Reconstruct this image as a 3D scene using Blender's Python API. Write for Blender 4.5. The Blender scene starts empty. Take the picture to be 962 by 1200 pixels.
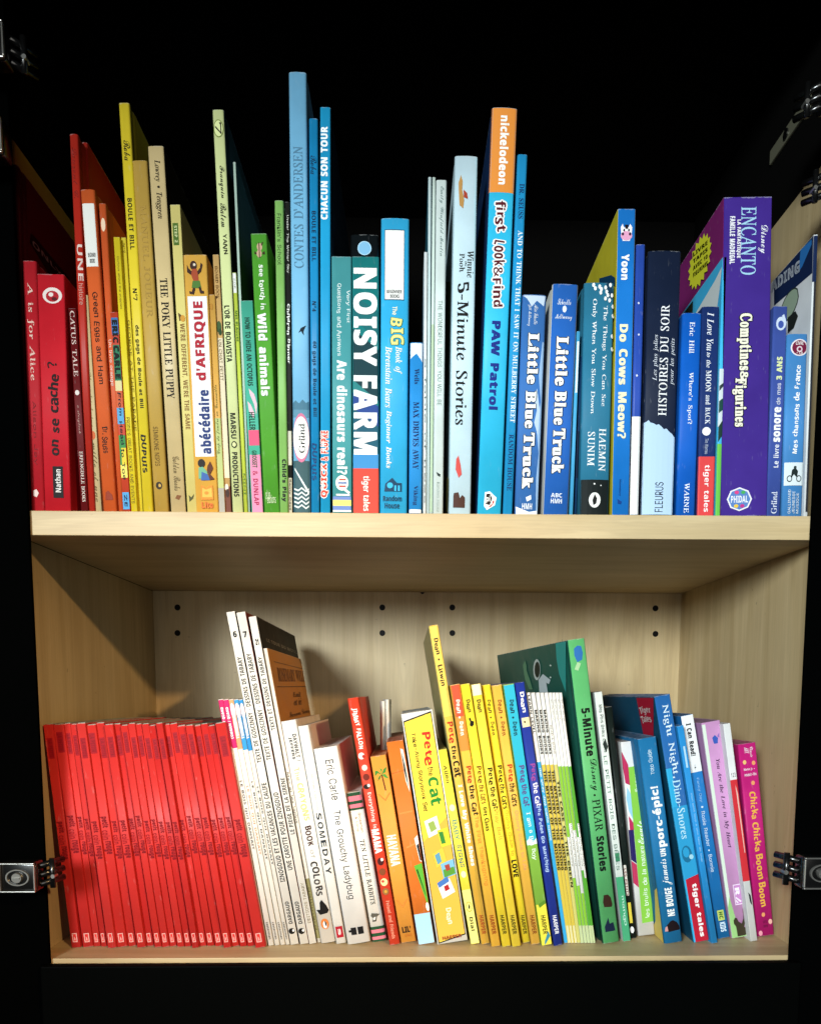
import bpy, bmesh, math, random, os
from mathutils import Vector, Matrix
random.seed(7)
S = bpy.context.scene
COL = S.collection

# ------------------------------------------------------------------ camera
# solved from the photograph (962 x 1200): focal length and principal point in photo pixels
F, PPX, PPY = 957.48, 498.44, 917.1
PITCH, YAW, ROLL = 0.107, -0.0217, 0.0023
CAM = Vector((0.2684, -0.6062, -0.1301))
_r0 = Vector((math.cos(YAW), math.sin(YAW), 0)); _f0 = Vector((-math.sin(YAW), math.cos(YAW), 0)); _z = Vector((0, 0, 1))
FWD = math.cos(PITCH) * _f0 - math.sin(PITCH) * _z
_up = math.sin(PITCH) * _f0 + math.cos(PITCH) * _z
RGT = math.cos(ROLL) * _r0 + math.sin(ROLL) * _up
UPV = -math.sin(ROLL) * _r0 + math.cos(ROLL) * _up
cd = bpy.data.cameras.new('camera'); cam = bpy.data.objects.new('camera', cd); COL.objects.link(cam)
cam.matrix_world = Matrix(((RGT.x, UPV.x, -FWD.x, CAM.x), (RGT.y, UPV.y, -FWD.y, CAM.y), (RGT.z, UPV.z, -FWD.z, CAM.z), (0, 0, 0, 1)))
cd.sensor_fit = 'HORIZONTAL'; cd.sensor_width = 36; cd.lens = F / 962 * 36
cd.shift_x = (481 - PPX) / 962; cd.shift_y = (PPY - 600) / 962
cd.clip_start = 0.01; cd.clip_end = 50
S.camera = cam

# ------------------------------------------------------------------ world, lamps, exposure
wd = bpy.data.worlds.new('World'); S.world = wd; wd.use_nodes = True
bg = wd.node_tree.nodes['Background']; bg.inputs[0].default_value = (0.55, 0.62, 0.70, 1); bg.inputs[1].default_value = 0.016
def spot(name, loc, aim, size, power, col, cone, blend):
    l = bpy.data.lights.new(name, 'SPOT'); l.energy = power; l.color = col; l.shadow_soft_size = size / 2
    l.spot_size = math.radians(cone); l.spot_blend = blend
    o = bpy.data.objects.new(name, l); COL.objects.link(o); o.location = loc
    o.rotation_euler = (Vector(aim) - Vector(loc)).to_track_quat('-Z', 'Y').to_euler()
spot('warm_spot_lamp', (1.15, -1.55, 0.54), (0.11, 0.05, -0.25), 0.06, 100, (1.0, 0.64, 0.29), 18.0, 0.7)
spot('neutral_spot_lamp', (-0.32, -1.72, 0.22), (0.42, 0.0, -0.10), 0.38, 205, (0.88, 0.98, 1.0), 44, 1.0)
fl = bpy.data.lights.new('fill_light', 'AREA'); fl.shape = 'DISK'; fl.size = 1.5; fl.energy = 12.5; fl.color = (1.0, 0.96, 0.88)   # added frontal fill that softens the shadows
fo = bpy.data.objects.new('fill_light', fl); COL.objects.link(fo); fo.location = (0.25, -2.4, 0.15)
fo.rotation_euler = (Vector((0.28, 0, -0.1)) - Vector((0.25, -2.4, 0.15))).to_track_quat('-Z', 'Y').to_euler()
S.view_settings.view_transform = 'Standard'; S.view_settings.look = 'None'
S.view_settings.exposure = 0.0; S.view_settings.gamma = 1.0
S.cycles.max_bounces = 5; S.cycles.diffuse_bounces = 3; S.cycles.glossy_bounces = 3
S.cycles.use_denoising = True

# ------------------------------------------------------------------ photo pixel -> place
W, D, TH, HL = 0.56, 0.318, 0.0171, 0.3125      # opening width, depth, shelf thickness, lower bay height
XL, XR = -0.0125, W + 0.0142                     # inner faces of the side panels, a little behind the frame
FLOOR = -TH - HL
def ray(px, py):
    u = px - PPX; v = py - PPY
    return (FWD * F + RGT * u - UPV * v)
def at_y(px, py, y):
    d = ray(px, py); return CAM + d * ((y - CAM.y) / d.y)
def at_z(px, py, z):
    d = ray(px, py); return CAM + d * ((z - CAM.z) / d.z)
def at_plane(px, py, p, n):
    d = ray(px, py); return CAM + d * ((p - CAM).dot(n) / d.dot(n))

# ------------------------------------------------------------------ materials
def lin(h):
    c = [int(h[i:i + 2], 16) / 255 for i in (0, 2, 4)]
    return [x / 12.92 if x <= 0.04045 else ((x + 0.055) / 1.055) ** 2.4 for x in c]
_mats = {}
def N(nt, typ, **kw):
    n = nt.nodes.new(typ)
    for k, v in kw.items(): setattr(n, k, v)
    return n
def paint(h, rough=0.55, var=0.10, kind='cover', scuff=0.22):
    key = (h, rough, var, kind)
    if key in _mats: return _mats[key]
    m = bpy.data.materials.new(kind + '_' + h); m.use_nodes = True; nt = m.node_tree
    b = nt.nodes['Principled BSDF']; c = [x * 0.88 for x in lin(h)]
    b.inputs['Roughness'].default_value = rough
    b.inputs['Specular IOR Level'].default_value = 0.22 if kind != 'ink' else 0.12
    if var:
        tc = N(nt, 'ShaderNodeTexCoord'); mp = N(nt, 'ShaderNodeMapping')
        oi = N(nt, 'ShaderNodeObjectInfo')
        nt.links.new(tc.outputs['Object'], mp.inputs[0]); nt.links.new(oi.outputs['Random'], mp.inputs['Location'])
        n1 = N(nt, 'ShaderNodeTexNoise'); n1.inputs['Scale'].default_value = 38; n1.inputs['Detail'].default_value = 6
        n2 = N(nt, 'ShaderNodeTexNoise'); n2.inputs['Scale'].default_value = 420; n2.inputs['Detail'].default_value = 3
        mp2 = N(nt, 'ShaderNodeMapping'); mp2.inputs['Scale'].default_value = (1, 1, 0.25)
        nt.links.new(mp.outputs[0], n1.inputs['Vector']); nt.links.new(mp.outputs[0], mp2.inputs[0]); nt.links.new(mp2.outputs[0], n2.inputs['Vector'])
        r1 = N(nt, 'ShaderNodeMapRange'); r1.inputs[1].default_value = 0.3; r1.inputs[2].default_value = 0.7
        r1.inputs[3].default_value = 1 - var; r1.inputs[4].default_value = 1 + var * 0.5
        nt.links.new(n1.outputs['Fac'], r1.inputs[0])
        mx = N(nt, 'ShaderNodeMix', data_type='RGBA', blend_type='MULTIPLY'); mx.inputs[0].default_value = 1
        mx.inputs[6].default_value = (*c, 1); nt.links.new(r1.outputs[0], mx.inputs[7])
        # scuffs: small pale rubbed specks
        r2 = N(nt, 'ShaderNodeMapRange'); r2.inputs[1].default_value = 0.65; r2.inputs[2].default_value = 0.78
        r2.inputs[3].default_value = 0; r2.inputs[4].default_value = scuff
        nt.links.new(n2.outputs['Fac'], r2.inputs[0])
        m2 = N(nt, 'ShaderNodeMix', data_type='RGBA'); nt.links.new(r2.outputs[0], m2.inputs[0])
        nt.links.new(mx.outputs[2], m2.inputs[6]); m2.inputs[7].default_value = (*[min(0.85, x * 0.5 + 0.35) for x in c], 1)
        if scuff:
            # bumped, rubbed ends of the spine and boards
            sx = N(nt, 'ShaderNodeSeparateXYZ'); nt.links.new(tc.outputs['Generated'], sx.inputs[0])
            pp = N(nt, 'ShaderNodeMath', operation='PINGPONG'); pp.inputs[1].default_value = 0.5; nt.links.new(sx.outputs['Z'], pp.inputs[0])
            n3 = N(nt, 'ShaderNodeTexNoise'); n3.inputs['Scale'].default_value = 260; n3.inputs['Detail'].default_value = 4
            nt.links.new(mp.outputs[0], n3.inputs['Vector'])
            ma = N(nt, 'ShaderNodeMath', operation='MULTIPLY_ADD'); ma.inputs[1].default_value = 0.016; ma.inputs[2].default_value = -0.0068; nt.links.new(n3.outputs['Fac'], ma.inputs[0])
            lt = N(nt, 'ShaderNodeMath', operation='LESS_THAN'); nt.links.new(pp.outputs[0], lt.inputs[0]); nt.links.new(ma.outputs[0], lt.inputs[1])
            ms = N(nt, 'ShaderNodeMath', operation='MULTIPLY'); ms.inputs[1].default_value = 0.4; nt.links.new(lt.outputs[0], ms.inputs[0])
            m3 = N(nt, 'ShaderNodeMix', data_type='RGBA'); nt.links.new(ms.outputs[0], m3.inputs[0]); nt.links.new(m2.outputs[2], m3.inputs[6])
            m3.inputs[7].default_value = (*[min(0.8, x * 0.4 + 0.42) for x in c], 1); m2 = m3
        nt.links.new(m2.outputs[2], b.inputs['Base Color'])
        bp = N(nt, 'ShaderNodeBump'); bp.inputs['Strength'].default_value = 0.12; bp.inputs['Distance'].default_value = 0.0006
        nt.links.new(n1.outputs['Fac'], bp.inputs['Height']); nt.links.new(bp.outputs[0], b.inputs['Normal'])
        r3 = N(nt, 'ShaderNodeMapRange'); r3.inputs[3].default_value = rough - 0.1; r3.inputs[4].default_value = rough + 0.12
        nt.links.new(n1.outputs['Fac'], r3.inputs[0])
        ra = N(nt, 'ShaderNodeMath', operation='MULTIPLY_ADD'); ra.inputs[1].default_value = 0.30; nt.links.new(oi.outputs['Random'], ra.inputs[0])
        rb = N(nt, 'ShaderNodeMath', operation='SUBTRACT'); rb.inputs[1].default_value = 0.16; nt.links.new(r3.outputs[0], rb.inputs[0]); nt.links.new(rb.outputs[0], ra.inputs[2])
        nt.links.new(ra.outputs[0], b.inputs['Roughness'])
    else:
        b.inputs['Base Color'].default_value = (*c, 1)
    m.diffuse_color = (*c, 1)
    _mats[key] = m; return m
def ink(h): return paint(h, 0.5, 0, 'ink')
def pages_mat(h='d8d2c0'):
    key = ('pages', h)
    if key in _mats: return _mats[key]
    m = bpy.data.materials.new('paper_edges_' + h); m.use_nodes = True; nt = m.node_tree; b = nt.nodes['Principled BSDF']
    tc = N(nt, 'ShaderNodeTexCoord'); mp = N(nt, 'ShaderNodeMapping'); mp.inputs['Scale'].default_value = (1, 0.01, 0.01)
    n1 = N(nt, 'ShaderNodeTexNoise'); n1.inputs['Scale'].default_value = 3500; n1.inputs['Detail'].default_value = 2
    rp = N(nt, 'ShaderNodeValToRGB'); c = lin(h)
    rp.color_ramp.elements[0].position = 0.3; rp.color_ramp.elements[0].color = (*[x * 0.55 for x in c], 1)
    rp.color_ramp.elements[1].position = 0.65; rp.color_ramp.elements[1].color = (*c, 1)
    nt.links.new(tc.outputs['Object'], mp.inputs[0]); nt.links.new(mp.outputs[0], n1.inputs['Vector'])
    nt.links.new(n1.outputs['Fac'], rp.inputs[0]); nt.links.new(rp.outputs[0], b.inputs['Base Color'])
    b.inputs['Roughness'].default_value = 0.8; _mats[key] = m; return m
def wood(name, axis='X', tint=(1, 1, 1)):
    m = bpy.data.materials.new(name); m.use_nodes = True; nt = m.node_tree; b = nt.nodes['Principled BSDF']
    tc = N(nt, 'ShaderNodeTexCoord'); mp = N(nt, 'ShaderNodeMapping')
    mp.inputs['Scale'].default_value = {'X': (1.2, 14, 14), 'Z': (14, 14, 1.2), 'Y': (14, 1.2, 14)}[axis]
    n1 = N(nt, 'ShaderNodeTexNoise'); n1.inputs['Scale'].default_value = 2.6; n1.inputs['Detail'].default_value = 5; n1.inputs['Distortion'].default_value = 1.3
    mp2 = N(nt, 'ShaderNodeMapping'); mp2.inputs['Scale'].default_value = {'X': (8, 260, 260), 'Z': (260, 260, 8), 'Y': (260, 8, 260)}[axis]
    n2 = N(nt, 'ShaderNodeTexNoise'); n2.inputs['Scale'].default_value = 3.0; n2.inputs['Detail'].default_value = 3
    wv = N(nt, 'ShaderNodeMath', operation='SINE'); ml = N(nt, 'ShaderNodeMath', operation='MULTIPLY'); ml.inputs[1].default_value = 34
    nt.links.new(tc.outputs['Object'], mp.inputs[0]); nt.links.new(mp.outputs[0], n1.inputs['Vector'])
    nt.links.new(tc.outputs['Object'], mp2.inputs[0]); nt.links.new(mp2.outputs[0], n2.inputs['Vector'])
    nt.links.new(n1.outputs['Fac'], ml.inputs[0]); nt.links.new(ml.outputs[0], wv.inputs[0])
    pw = N(nt, 'ShaderNodeMapRange'); pw.inputs[1].default_value = 0.55; pw.inputs[2].default_value = 1.0; pw.inputs[3].default_value = 0; pw.inputs[4].default_value = 0.09
    nt.links.new(wv.outputs[0], pw.inputs[0])
    rp = N(nt, 'ShaderNodeValToRGB')
    rp.color_ramp.elements[0].position = 0.30; rp.color_ramp.elements[0].color = (0.46 * tint[0], 0.335 * tint[1], 0.165 * tint[2], 1)
    rp.color_ramp.elements[1].position = 0.75; rp.color_ramp.elements[1].color = (0.60 * tint[0], 0.465 * tint[1], 0.262 * tint[2], 1)
    nt.links.new(n1.outputs['Fac'], rp.inputs[0])
    m1 = N(nt, 'ShaderNodeMix', data_type='RGBA'); nt.links.new(pw.outputs[0], m1.inputs[0]); nt.links.new(rp.outputs[0], m1.inputs[6])
    m1.inputs[7].default_value = (0.28 * tint[0], 0.18 * tint[1], 0.10 * tint[2], 1)
    r2 = N(nt, 'ShaderNodeMapRange'); r2.inputs[1].default_value = 0.35; r2.inputs[2].default_value = 0.65; r2.inputs[3].default_value = 0.94; r2.inputs[4].default_value = 1.03
    nt.links.new(n2.outputs['Fac'], r2.inputs[0])
    m2 = N(nt, 'ShaderNodeMix', data_type='RGBA', blend_type='MULTIPLY'); m2.inputs[0].default_value = 1
    nt.links.new(m1.outputs[2], m2.inputs[6]); nt.links.new(r2.outputs[0], m2.inputs[7])
    # handling marks: broad faint blotches and a few small dark dings
    n4 = N(nt, 'ShaderNodeTexNoise'); n4.inputs['Scale'].default_value = 9; n4.inputs['Detail'].default_value = 7; nt.links.new(tc.outputs['Object'], n4.inputs['Vector'])
    r4 = N(nt, 'ShaderNodeMapRange'); r4.inputs[1].default_value = 0.35; r4.inputs[2].default_value = 0.65; r4.inputs[3].default_value = 0.90; r4.inputs[4].default_value = 1.04; nt.links.new(n4.outputs['Fac'], r4.inputs[0])
    n5 = N(nt, 'ShaderNodeTexNoise'); n5.inputs['Scale'].default_value = 130; n5.inputs['Detail'].default_value = 2; nt.links.new(tc.outputs['Object'], n5.inputs['Vector'])
    r5 = N(nt, 'ShaderNodeMapRange'); r5.inputs[1].default_value = 0.74; r5.inputs[2].default_value = 0.80; r5.inputs[3].default_value = 1.0; r5.inputs[4].default_value = 0.62; nt.links.new(n5.outputs['Fac'], r5.inputs[0])
    mm = N(nt, 'ShaderNodeMath', operation='MULTIPLY'); nt.links.new(r4.outputs[0], mm.inputs[0]); nt.links.new(r5.outputs[0], mm.inputs[1])
    m4 = N(nt, 'ShaderNodeMix', data_type='RGBA', blend_type='MULTIPLY'); m4.inputs[0].default_value = 1
    nt.links.new(m2.outputs[2], m4.inputs[6]); nt.links.new(mm.outputs[0], m4.inputs[7]); nt.links.new(m4.outputs[2], b.inputs['Base Color'])
    bp = N(nt, 'ShaderNodeBump'); bp.inputs['Strength'].default_value = 0.15; bp.inputs['Distance'].default_value = 0.0004
    nt.links.new(n2.outputs['Fac'], bp.inputs['Height']); nt.links.new(bp.outputs[0], b.inputs['Normal'])
    b.inputs['Roughness'].default_value = 0.5
    return m
def plain(name, c, rough, spec):
    m = bpy.data.materials.new(name); m.use_nodes = True; b = m.node_tree.nodes['Principled BSDF']
    b.inputs['Base Color'].default_value = (*c, 1); b.inputs['Roughness'].default_value = rough; b.inputs['Specular IOR Level'].default_value = spec
    return m
def metal(name, c, rough, met=1.0):
    m = bpy.data.materials.new(name); m.use_nodes = True; b = m.node_tree.nodes['Principled BSDF']
    b.inputs['Base Color'].default_value = (*c, 1); b.inputs['Metallic'].default_value = met; b.inputs['Roughness'].default_value = rough
    return m

# ------------------------------------------------------------------ mesh helpers
def link(name, me, parent=None):
    o = bpy.data.objects.new(name, me); COL.objects.link(o)
    if parent: o.parent = parent
    return o
def mesh_obj(name, verts, faces, mat, parent=None, smooth=False):
    me = bpy.data.meshes.new(name); me.from_pydata([tuple(v) for v in verts], [], faces)
    me.materials.append(mat); me.update()
    if smooth:
        for p in me.polygons: p.use_smooth = True
    return link(name, me, parent)
def box_bm(bm, lo, hi, bev=0.0):
    r = bmesh.ops.create_cube(bm, size=1)
    for v in r['verts']:
        for i in range(3): v.co[i] = (lo[i] + hi[i]) / 2 + v.co[i] * (hi[i] - lo[i])
    if bev:
        es = list({e for v in r['verts'] for e in v.link_edges})
        bmesh.ops.bevel(bm, geom=es, offset=bev, segments=2, affect='EDGES', profile=0.6)
def bm_obj(name, bm, mat, parent=None, smooth=False):
    bmesh.ops.recalc_face_normals(bm, faces=bm.faces)
    me = bpy.data.meshes.new(name); bm.to_mesh(me); bm.free(); me.materials.append(mat)
    if smooth:
        for p in me.polygons: p.use_smooth = True
    return link(name, me, parent)
def box(name, lo, hi, mat, parent=None, bev=0.0):
    bm = bmesh.new(); box_bm(bm, lo, hi, bev); return bm_obj(name, bm, mat, parent)
def cyl_bm(bm, p0, p1, r, seg=16, r2=None):
    p0, p1 = Vector(p0), Vector(p1); d = p1 - p0
    q = bmesh.ops.create_cone(bm, cap_ends=True, segments=seg, radius1=r, radius2=r if r2 is None else r2, depth=d.length)
    M = Matrix.Translation((p0 + p1) / 2) @ d.to_track_quat('Z', 'Y').to_matrix().to_4x4()
    bmesh.ops.transform(bm, matrix=M, verts=q['verts'])

# ------------------------------------------------------------------ lettering
_fonts = {}
def font(fn):
    if fn not in _fonts:
        f = None
        try: f = bpy.data.fonts.load(os.path.join(bpy.utils.system_resource('DATAFILES'), 'fonts', fn))
        except Exception: f = None
        _fonts[fn] = f
    return _fonts[fn]
MATH = 'NotoSansMath-Regular.woff2'
def mathmap(ch, up, lo, exc={}):
    if ch in exc: return chr(exc[ch])
    if 'A' <= ch <= 'Z': return chr(up + ord(ch) - 65)
    if 'a' <= ch <= 'z': return chr(lo + ord(ch) - 97)
    return ch
# style: file, character mapping, outline growth, jitter of the hand
SB = (0x1D5D4, 0x1D5EE, {}); SF = (0x1D400, 0x1D41A, {}); SI = (0x1D434, 0x1D44E, {'h': 0x210E})
# style: file, letter mapping, stroke growth, jitter of the hand, slant correction
STY = {
    'S': ('Inter.woff2', None, 0.0, 0, 0), 'B': (MATH, SB, 0.0, 0, 0), 'X': (MATH, SB, 0.022, 0, 0),
    'F': (MATH, SF, 0.0, 0, 0), 'f': (MATH, SI, 0.010, 0, -0.24), 'G': (MATH, SF, 0.022, 0, 0),
    'I': (MATH, SI, 0.0, 0, 0), 'C': (MATH, (0x1D4D0, 0x1D4EA, {}), 0.0, 0, 0),
    'H': ('Inter.woff2', None, 0.008, 1, 0), 'K': (MATH, SB, 0.012, 1.3, 0), 'O': (MATH, (0x1D468, 0x1D482, {}), 0.0, 0, 0),
}
ACC = {'é': ('e', '/'), 'É': ('E', '/'), 'è': ('e', '\\'), 'ê': ('e', '^'), 'Ê': ('E', '^'), 'ü': ('u', ':')}
_gl = {}
def raw_glyph(sty, ch):
    key = (sty, ch)
    if key in _gl: return _gl[key]
    fn, mp, off, _, sl = STY[sty]; f = font(fn)
    if ch in '•°': f, mp = font('Inter.woff2'), None
    base, acc = ACC.get(ch, (ch, '')) if (mp and f) else (ch, '')
    c2 = mathmap(base, *mp) if (mp and f) else base
    if f and sty in 'BXK' and '0' <= ch <= '9': c2 = chr(0x1D7EC + ord(ch) - 48)
    if f and sty in 'FGfOIC' and '0' <= ch <= '9': c2 = chr(0x1D7CE + ord(ch) - 48)
    def bake(s):
        cu = bpy.data.curves.new('g', 'FONT'); cu.body = s; cu.size = 1; cu.resolution_u = 3
        if f: cu.font = f
        o = bpy.data.objects.new('g', cu); COL.objects.link(o)
        dg = bpy.context.evaluated_depsgraph_get(); dg.update()
        ev = o.evaluated_get(dg); me = ev.to_mesh()
        v = [(q.co.x, q.co.y) for q in me.vertices]; fc = [tuple(p.vertices) for p in me.polygons]
        ev.to_mesh_clear(); bpy.data.objects.remove(o); bpy.data.curves.remove(cu)
        return v, fc
    v, fc = bake(c2) if ch != ' ' else ([], [])
    a = bake(c2 + 'H')[0]; h = bake('H')[0]
    adv = max(q[0] for q in a) - max(q[0] for q in h)
    if ch == ' ': adv = 0.27
    if sl: v = [(x + sl * y, y) for x, y in v]
    if acc:
        top = max(q[1] for q in v) + 0.05; cx = (min(q[0] for q in v) + max(q[0] for q in v)) / 2
        qs = {'/': [[(-.08, 0), (.02, 0), (.12, .14), (0, .14)]], '\\': [[(-.12, .14), (0, .14), (.08, 0), (-.02, 0)]],
              '^': [[(-.14, 0), (-.05, 0), (0, .08), (0, .15)], [(0, .15), (0, .08), (.05, 0), (.14, 0)]], ':': [[(-.14, 0), (-.04, 0), (-.04, .1), (-.14, .1)], [(.04, 0), (.14, 0), (.14, .1), (.04, .1)]]}[acc]
        for q in qs:
            b = len(v); v += [(cx + x, top + y) for x, y in q]; fc.append((b, b + 1, b + 2, b + 3))
    _gl[key] = (v, fc, adv); return _gl[key]
def text_geo(s, sty, grow=0.0, gap=0.0, seed=1):
    """points (x, y, layer) and faces of a line of lettering, baseline at 0; a bolder stroke is the letter struck several times"""
    V, Fc, x = [], [], 0.0; jit = STY[sty][3]; rn = random.Random(len(s) * 31 + ord(s[0]) + seed); rad = STY[sty][2] + grow
    if rad == 0: hits = [(0, 0)]
    elif rad < 0.015: hits = [(-rad, 0), (rad, 0)]
    elif rad < 0.03: hits = [(-rad, -rad * .7), (rad, -rad * .7), (-rad, rad * .7), (rad, rad * .7)]
    else: hits = [(rad * math.cos(i * math.pi / 4), rad * math.sin(i * math.pi / 4)) for i in range(8)]
    for ch in s:
        v, f, adv = raw_glyph(sty, ch)
        rot = rn.uniform(-0.14, 0.14) * jit; dy = rn.uniform(-0.05, 0.05) * jit; sc = 1 + rn.uniform(-0.08, 0.12) * jit
        c, sn = math.cos(rot) * sc, math.sin(rot) * sc
        cx, cy = adv / 2, 0.33
        for li, (ox, oy) in enumerate(hits):
            b = len(V)
            for (px, py) in v:
                qx, qy = px - cx, py - cy; V.append((x + cx + c * qx - sn * qy + ox, cy + dy + sn * qx + c * qy + oy, li))
            Fc += [tuple(b + i for i in q) for q in f]
        x += adv + gap + STY[sty][2] * 1.6
    return V, Fc

# ------------------------------------------------------------------ cabinet
WX = wood('pale_birch_along', 'X'); WZ = wood('pale_birch_upright', 'Z'); WY = wood('pale_birch_deep', 'Y')
BLACK = plain('black_paint', (.0007, .0008, .0008), 0.55, 0.0); SHADE = plain('shade_painted_board', (.0025, .0022, .002), 0.9, 0.05)  # upper bay panels: the bay's shade is put into their near-black colour
cab = bpy.data.objects.new('bookcase_cabinet', None); COL.objects.link(cab); cab.location = (0, 0, 0)
cab['label'] = 'birch bookcase in a black frame with one fixed shelf between two bays'; cab['category'] = 'bookcase'
TOP = 0.372
box('shelf', (XL + .0003, 0.0, -TH), (XR - .0003, D - .001, 0), WX, cab, 0.0006)
box('bottom_panel', (XL - 0.018, 0.0, FLOOR - 0.018), (XR + 0.018, D, FLOOR), WX, cab, 0.0005)
box('side_panel', (XL - 0.016, 0.0005, FLOOR + .0002), (XL, D, -TH - 0.0002), WZ, cab)
box('side_panel', (XL - 0.032, 0.0005, -TH), (XL - 0.012, D, TOP), SHADE, cab)
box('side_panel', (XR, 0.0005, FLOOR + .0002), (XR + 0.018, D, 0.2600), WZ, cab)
box('side_panel', (XR, 0.0005, 0.2602), (XR + 0.018, D, TOP), SHADE, cab)
box('back_panel', (XL - 0.03, D + 0.0002, FLOOR), (XR + 0.018, D + 0.008, -TH / 2), WZ, cab)
box('back_panel', (XL - 0.03, D + 0.0002, -TH / 2 + .0002), (XR + 0.018, D + 0.008, TOP), SHADE, cab)
box('top_panel', (XL - 0.03, 0.0, TOP + .0002), (XR + 0.018, D + 0.008, TOP + 0.018), SHADE, cab)
box('stile', (-0.16, -0.0045, FLOOR - 0.16), (-0.0006, -0.0006, TOP + 0.14), BLACK, cab, 0.0012)
box('stile', (W + 0.0008, -0.0045, FLOOR - 0.16), (W + 0.16, -0.0006, TOP + 0.14), BLACK, cab, 0.0012)
RAIL = plain('black_varnish', (.0010, .0012, .0011), 0.5, 0.01)
box('bottom_rail', (-0.004, -0.0130, FLOOR - 0.16), (W + 0.006, -0.0050, FLOOR - 0.0018), RAIL, cab, 0.0012)
box('top_rail', (-0.16, -0.030, TOP - 0.022), (W + 0.16, -0.0050, TOP + 0.14), RAIL, cab, 0.0012)
HOLE = ink('080605')
for (px, py) in ((208, 712), (208, 742), (448, 712), (448, 742), (530, 712), (530, 742), (768, 713), (768, 743), (495, 694)):
    c = at_y(px, py, D); bm = bmesh.new(); r = .0033 if py != 694 else .0022
    cyl_bm(bm, (c.x, D + 0.004, c.z), (c.x, D - 0.0002, c.z), r, 20); bm_obj('pin_hole', bm, HOLE, cab)
CHROME = metal('bright_nickel', (0.42, 0.41, 0.38), 0.30, 0.85); GUN = plain('black_steel', (0.004, 0.004, 0.004), 0.22, 0.6); LIT_STRIP = metal('lit_strip_olive', (0.30, 0.29, 0.20), 0.5, 0.6)
c = at_y(942, 655, 0.004); bm = bmesh.new(); cyl_bm(bm, (XR - .0042, .006, c.z), (XR - .0002, .006, c.z), .0025, 12); cyl_bm(bm, (XR - .0057, .006, c.z), (XR - .0041, .006, c.z), .0034, 12); bm_obj('shelf_pin', bm, CHROME, cab)
def hinge(px, py, sgn, s=1.0, ribs=True):
    """cup hinge on the frame edge: boxed arm with raised rim and screw, ribbed knuckle reaching into the bay"""
    c = at_y(px, py, -0.026)
    bm = bmesh.new()
    w, h = 0.0150 * s, 0.0125 * s
    box_bm(bm, (c.x - w, -0.034, c.z - h), (c.x + w, -0.0206, c.z + h), 0.0022)
    b = bm_obj('hinge', bm, GUN, cab, True)
    bm = bmesh.new()
    for (x0, x1, z0, z1) in ((-w * .96, w * .96, h * .88, h * .98), (-w * .96, w * .96, -h * .98, -h * .88), (-w * .98, -w * .89, -h * .87, h * .87), (w * .89, w * .98, -h * .87, h * .87)):
        box_bm(bm, (c.x + x0, -0.0362, c.z + z0), (c.x + x1, -0.0335, c.z + z1), 0.0006)
    ov = []
    for i in range(24):
        a_ = 2 * math.pi * i / 24
        ov.append([bm.verts.new((c.x + w * k_ * math.cos(a_), yy_, c.z + h * k_ * .86 * math.sin(a_))) for k_, yy_ in ((.66, -.0338), (.64, -.0352), (.56, -.0352), (.54, -.0338))])
    for i in range(24):
        for k_ in range(3): bm.faces.new((ov[i][k_], ov[i][k_ + 1], ov[(i + 1) % 24][k_ + 1], ov[(i + 1) % 24][k_]))
    bm_obj('rim', bm, CHROME, b)
    bm = bmesh.new(); cyl_bm(bm, (c.x, -0.0365, c.z), (c.x, -0.0330, c.z), 0.0040 * s, 20, 0.0046 * s); box_bm(bm, (c.x - .003 * s, -0.0372, c.z - .0005), (c.x + .003 * s, -0.0364, c.z + .0005)); bm_obj('screw', bm, CHROME, b)
    if ribs:
        bm = bmesh.new(); x0 = c.x + sgn * w
        for k in (-1, 0, 1):
            cyl_bm(bm, (x0 - sgn * .001, -0.026, c.z + k * h * .62), (x0 + sgn * 0.0095, -0.010, c.z + k * h * .62 + .002), 0.0026 * s, 14)
        cyl_bm(bm, (x0 + sgn * .006, -0.021, c.z - h * .95), (x0 + sgn * .006, -0.021, c.z + h * 1.05), 0.0024 * s, 14)
        k_ = bm_obj('knuckle', bm, GUN, b, True)
        bm = bmesh.new(); cyl_bm(bm, (x0 + sgn * .007, -0.0175, c.z - h * .15), (x0 + sgn * .007, -0.0238, c.z - h * .15), 0.0017 * s, 14); bm_obj('rivet', bm, CHROME, b)
    return b
hinge(27, 1026, 1, .86); hinge(957, 1021, -1, .95); hinge(-12, 58, 1, .9); hinge(-14, 168, 1, .9, False); hinge(983, 112, -1, .85); hinge(991, 214, -1, .8)
# lit strip of the right side panel, built as an added olive plate
bm = bmesh.new(); p = at_plane(905, 186, Vector((XR, 0, 0)), Vector((1, 0, 0))); q = at_plane(951, 120, Vector((XR, 0, 0)), Vector((1, 0, 0)))
box_bm(bm, (XR - .0024, q.y, min(p.z, q.z) - .004), (XR - .0001, p.y, max(p.z, q.z) + .006), .0006)
mp_ = bm_obj('lit_wall_strip', bm, LIT_STRIP, cab); cy_, cz_ = q.y * .45 + p.y * .55, (p.z + q.z) / 2 + .001
bm = bmesh.new(); cyl_bm(bm, (XR - .0034, cy_, cz_), (XR - .0023, cy_, cz_), .0040, 18); bm_obj('screw', bm, GUN, mp_)  # raised disc for the dark ring on the strip

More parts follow.
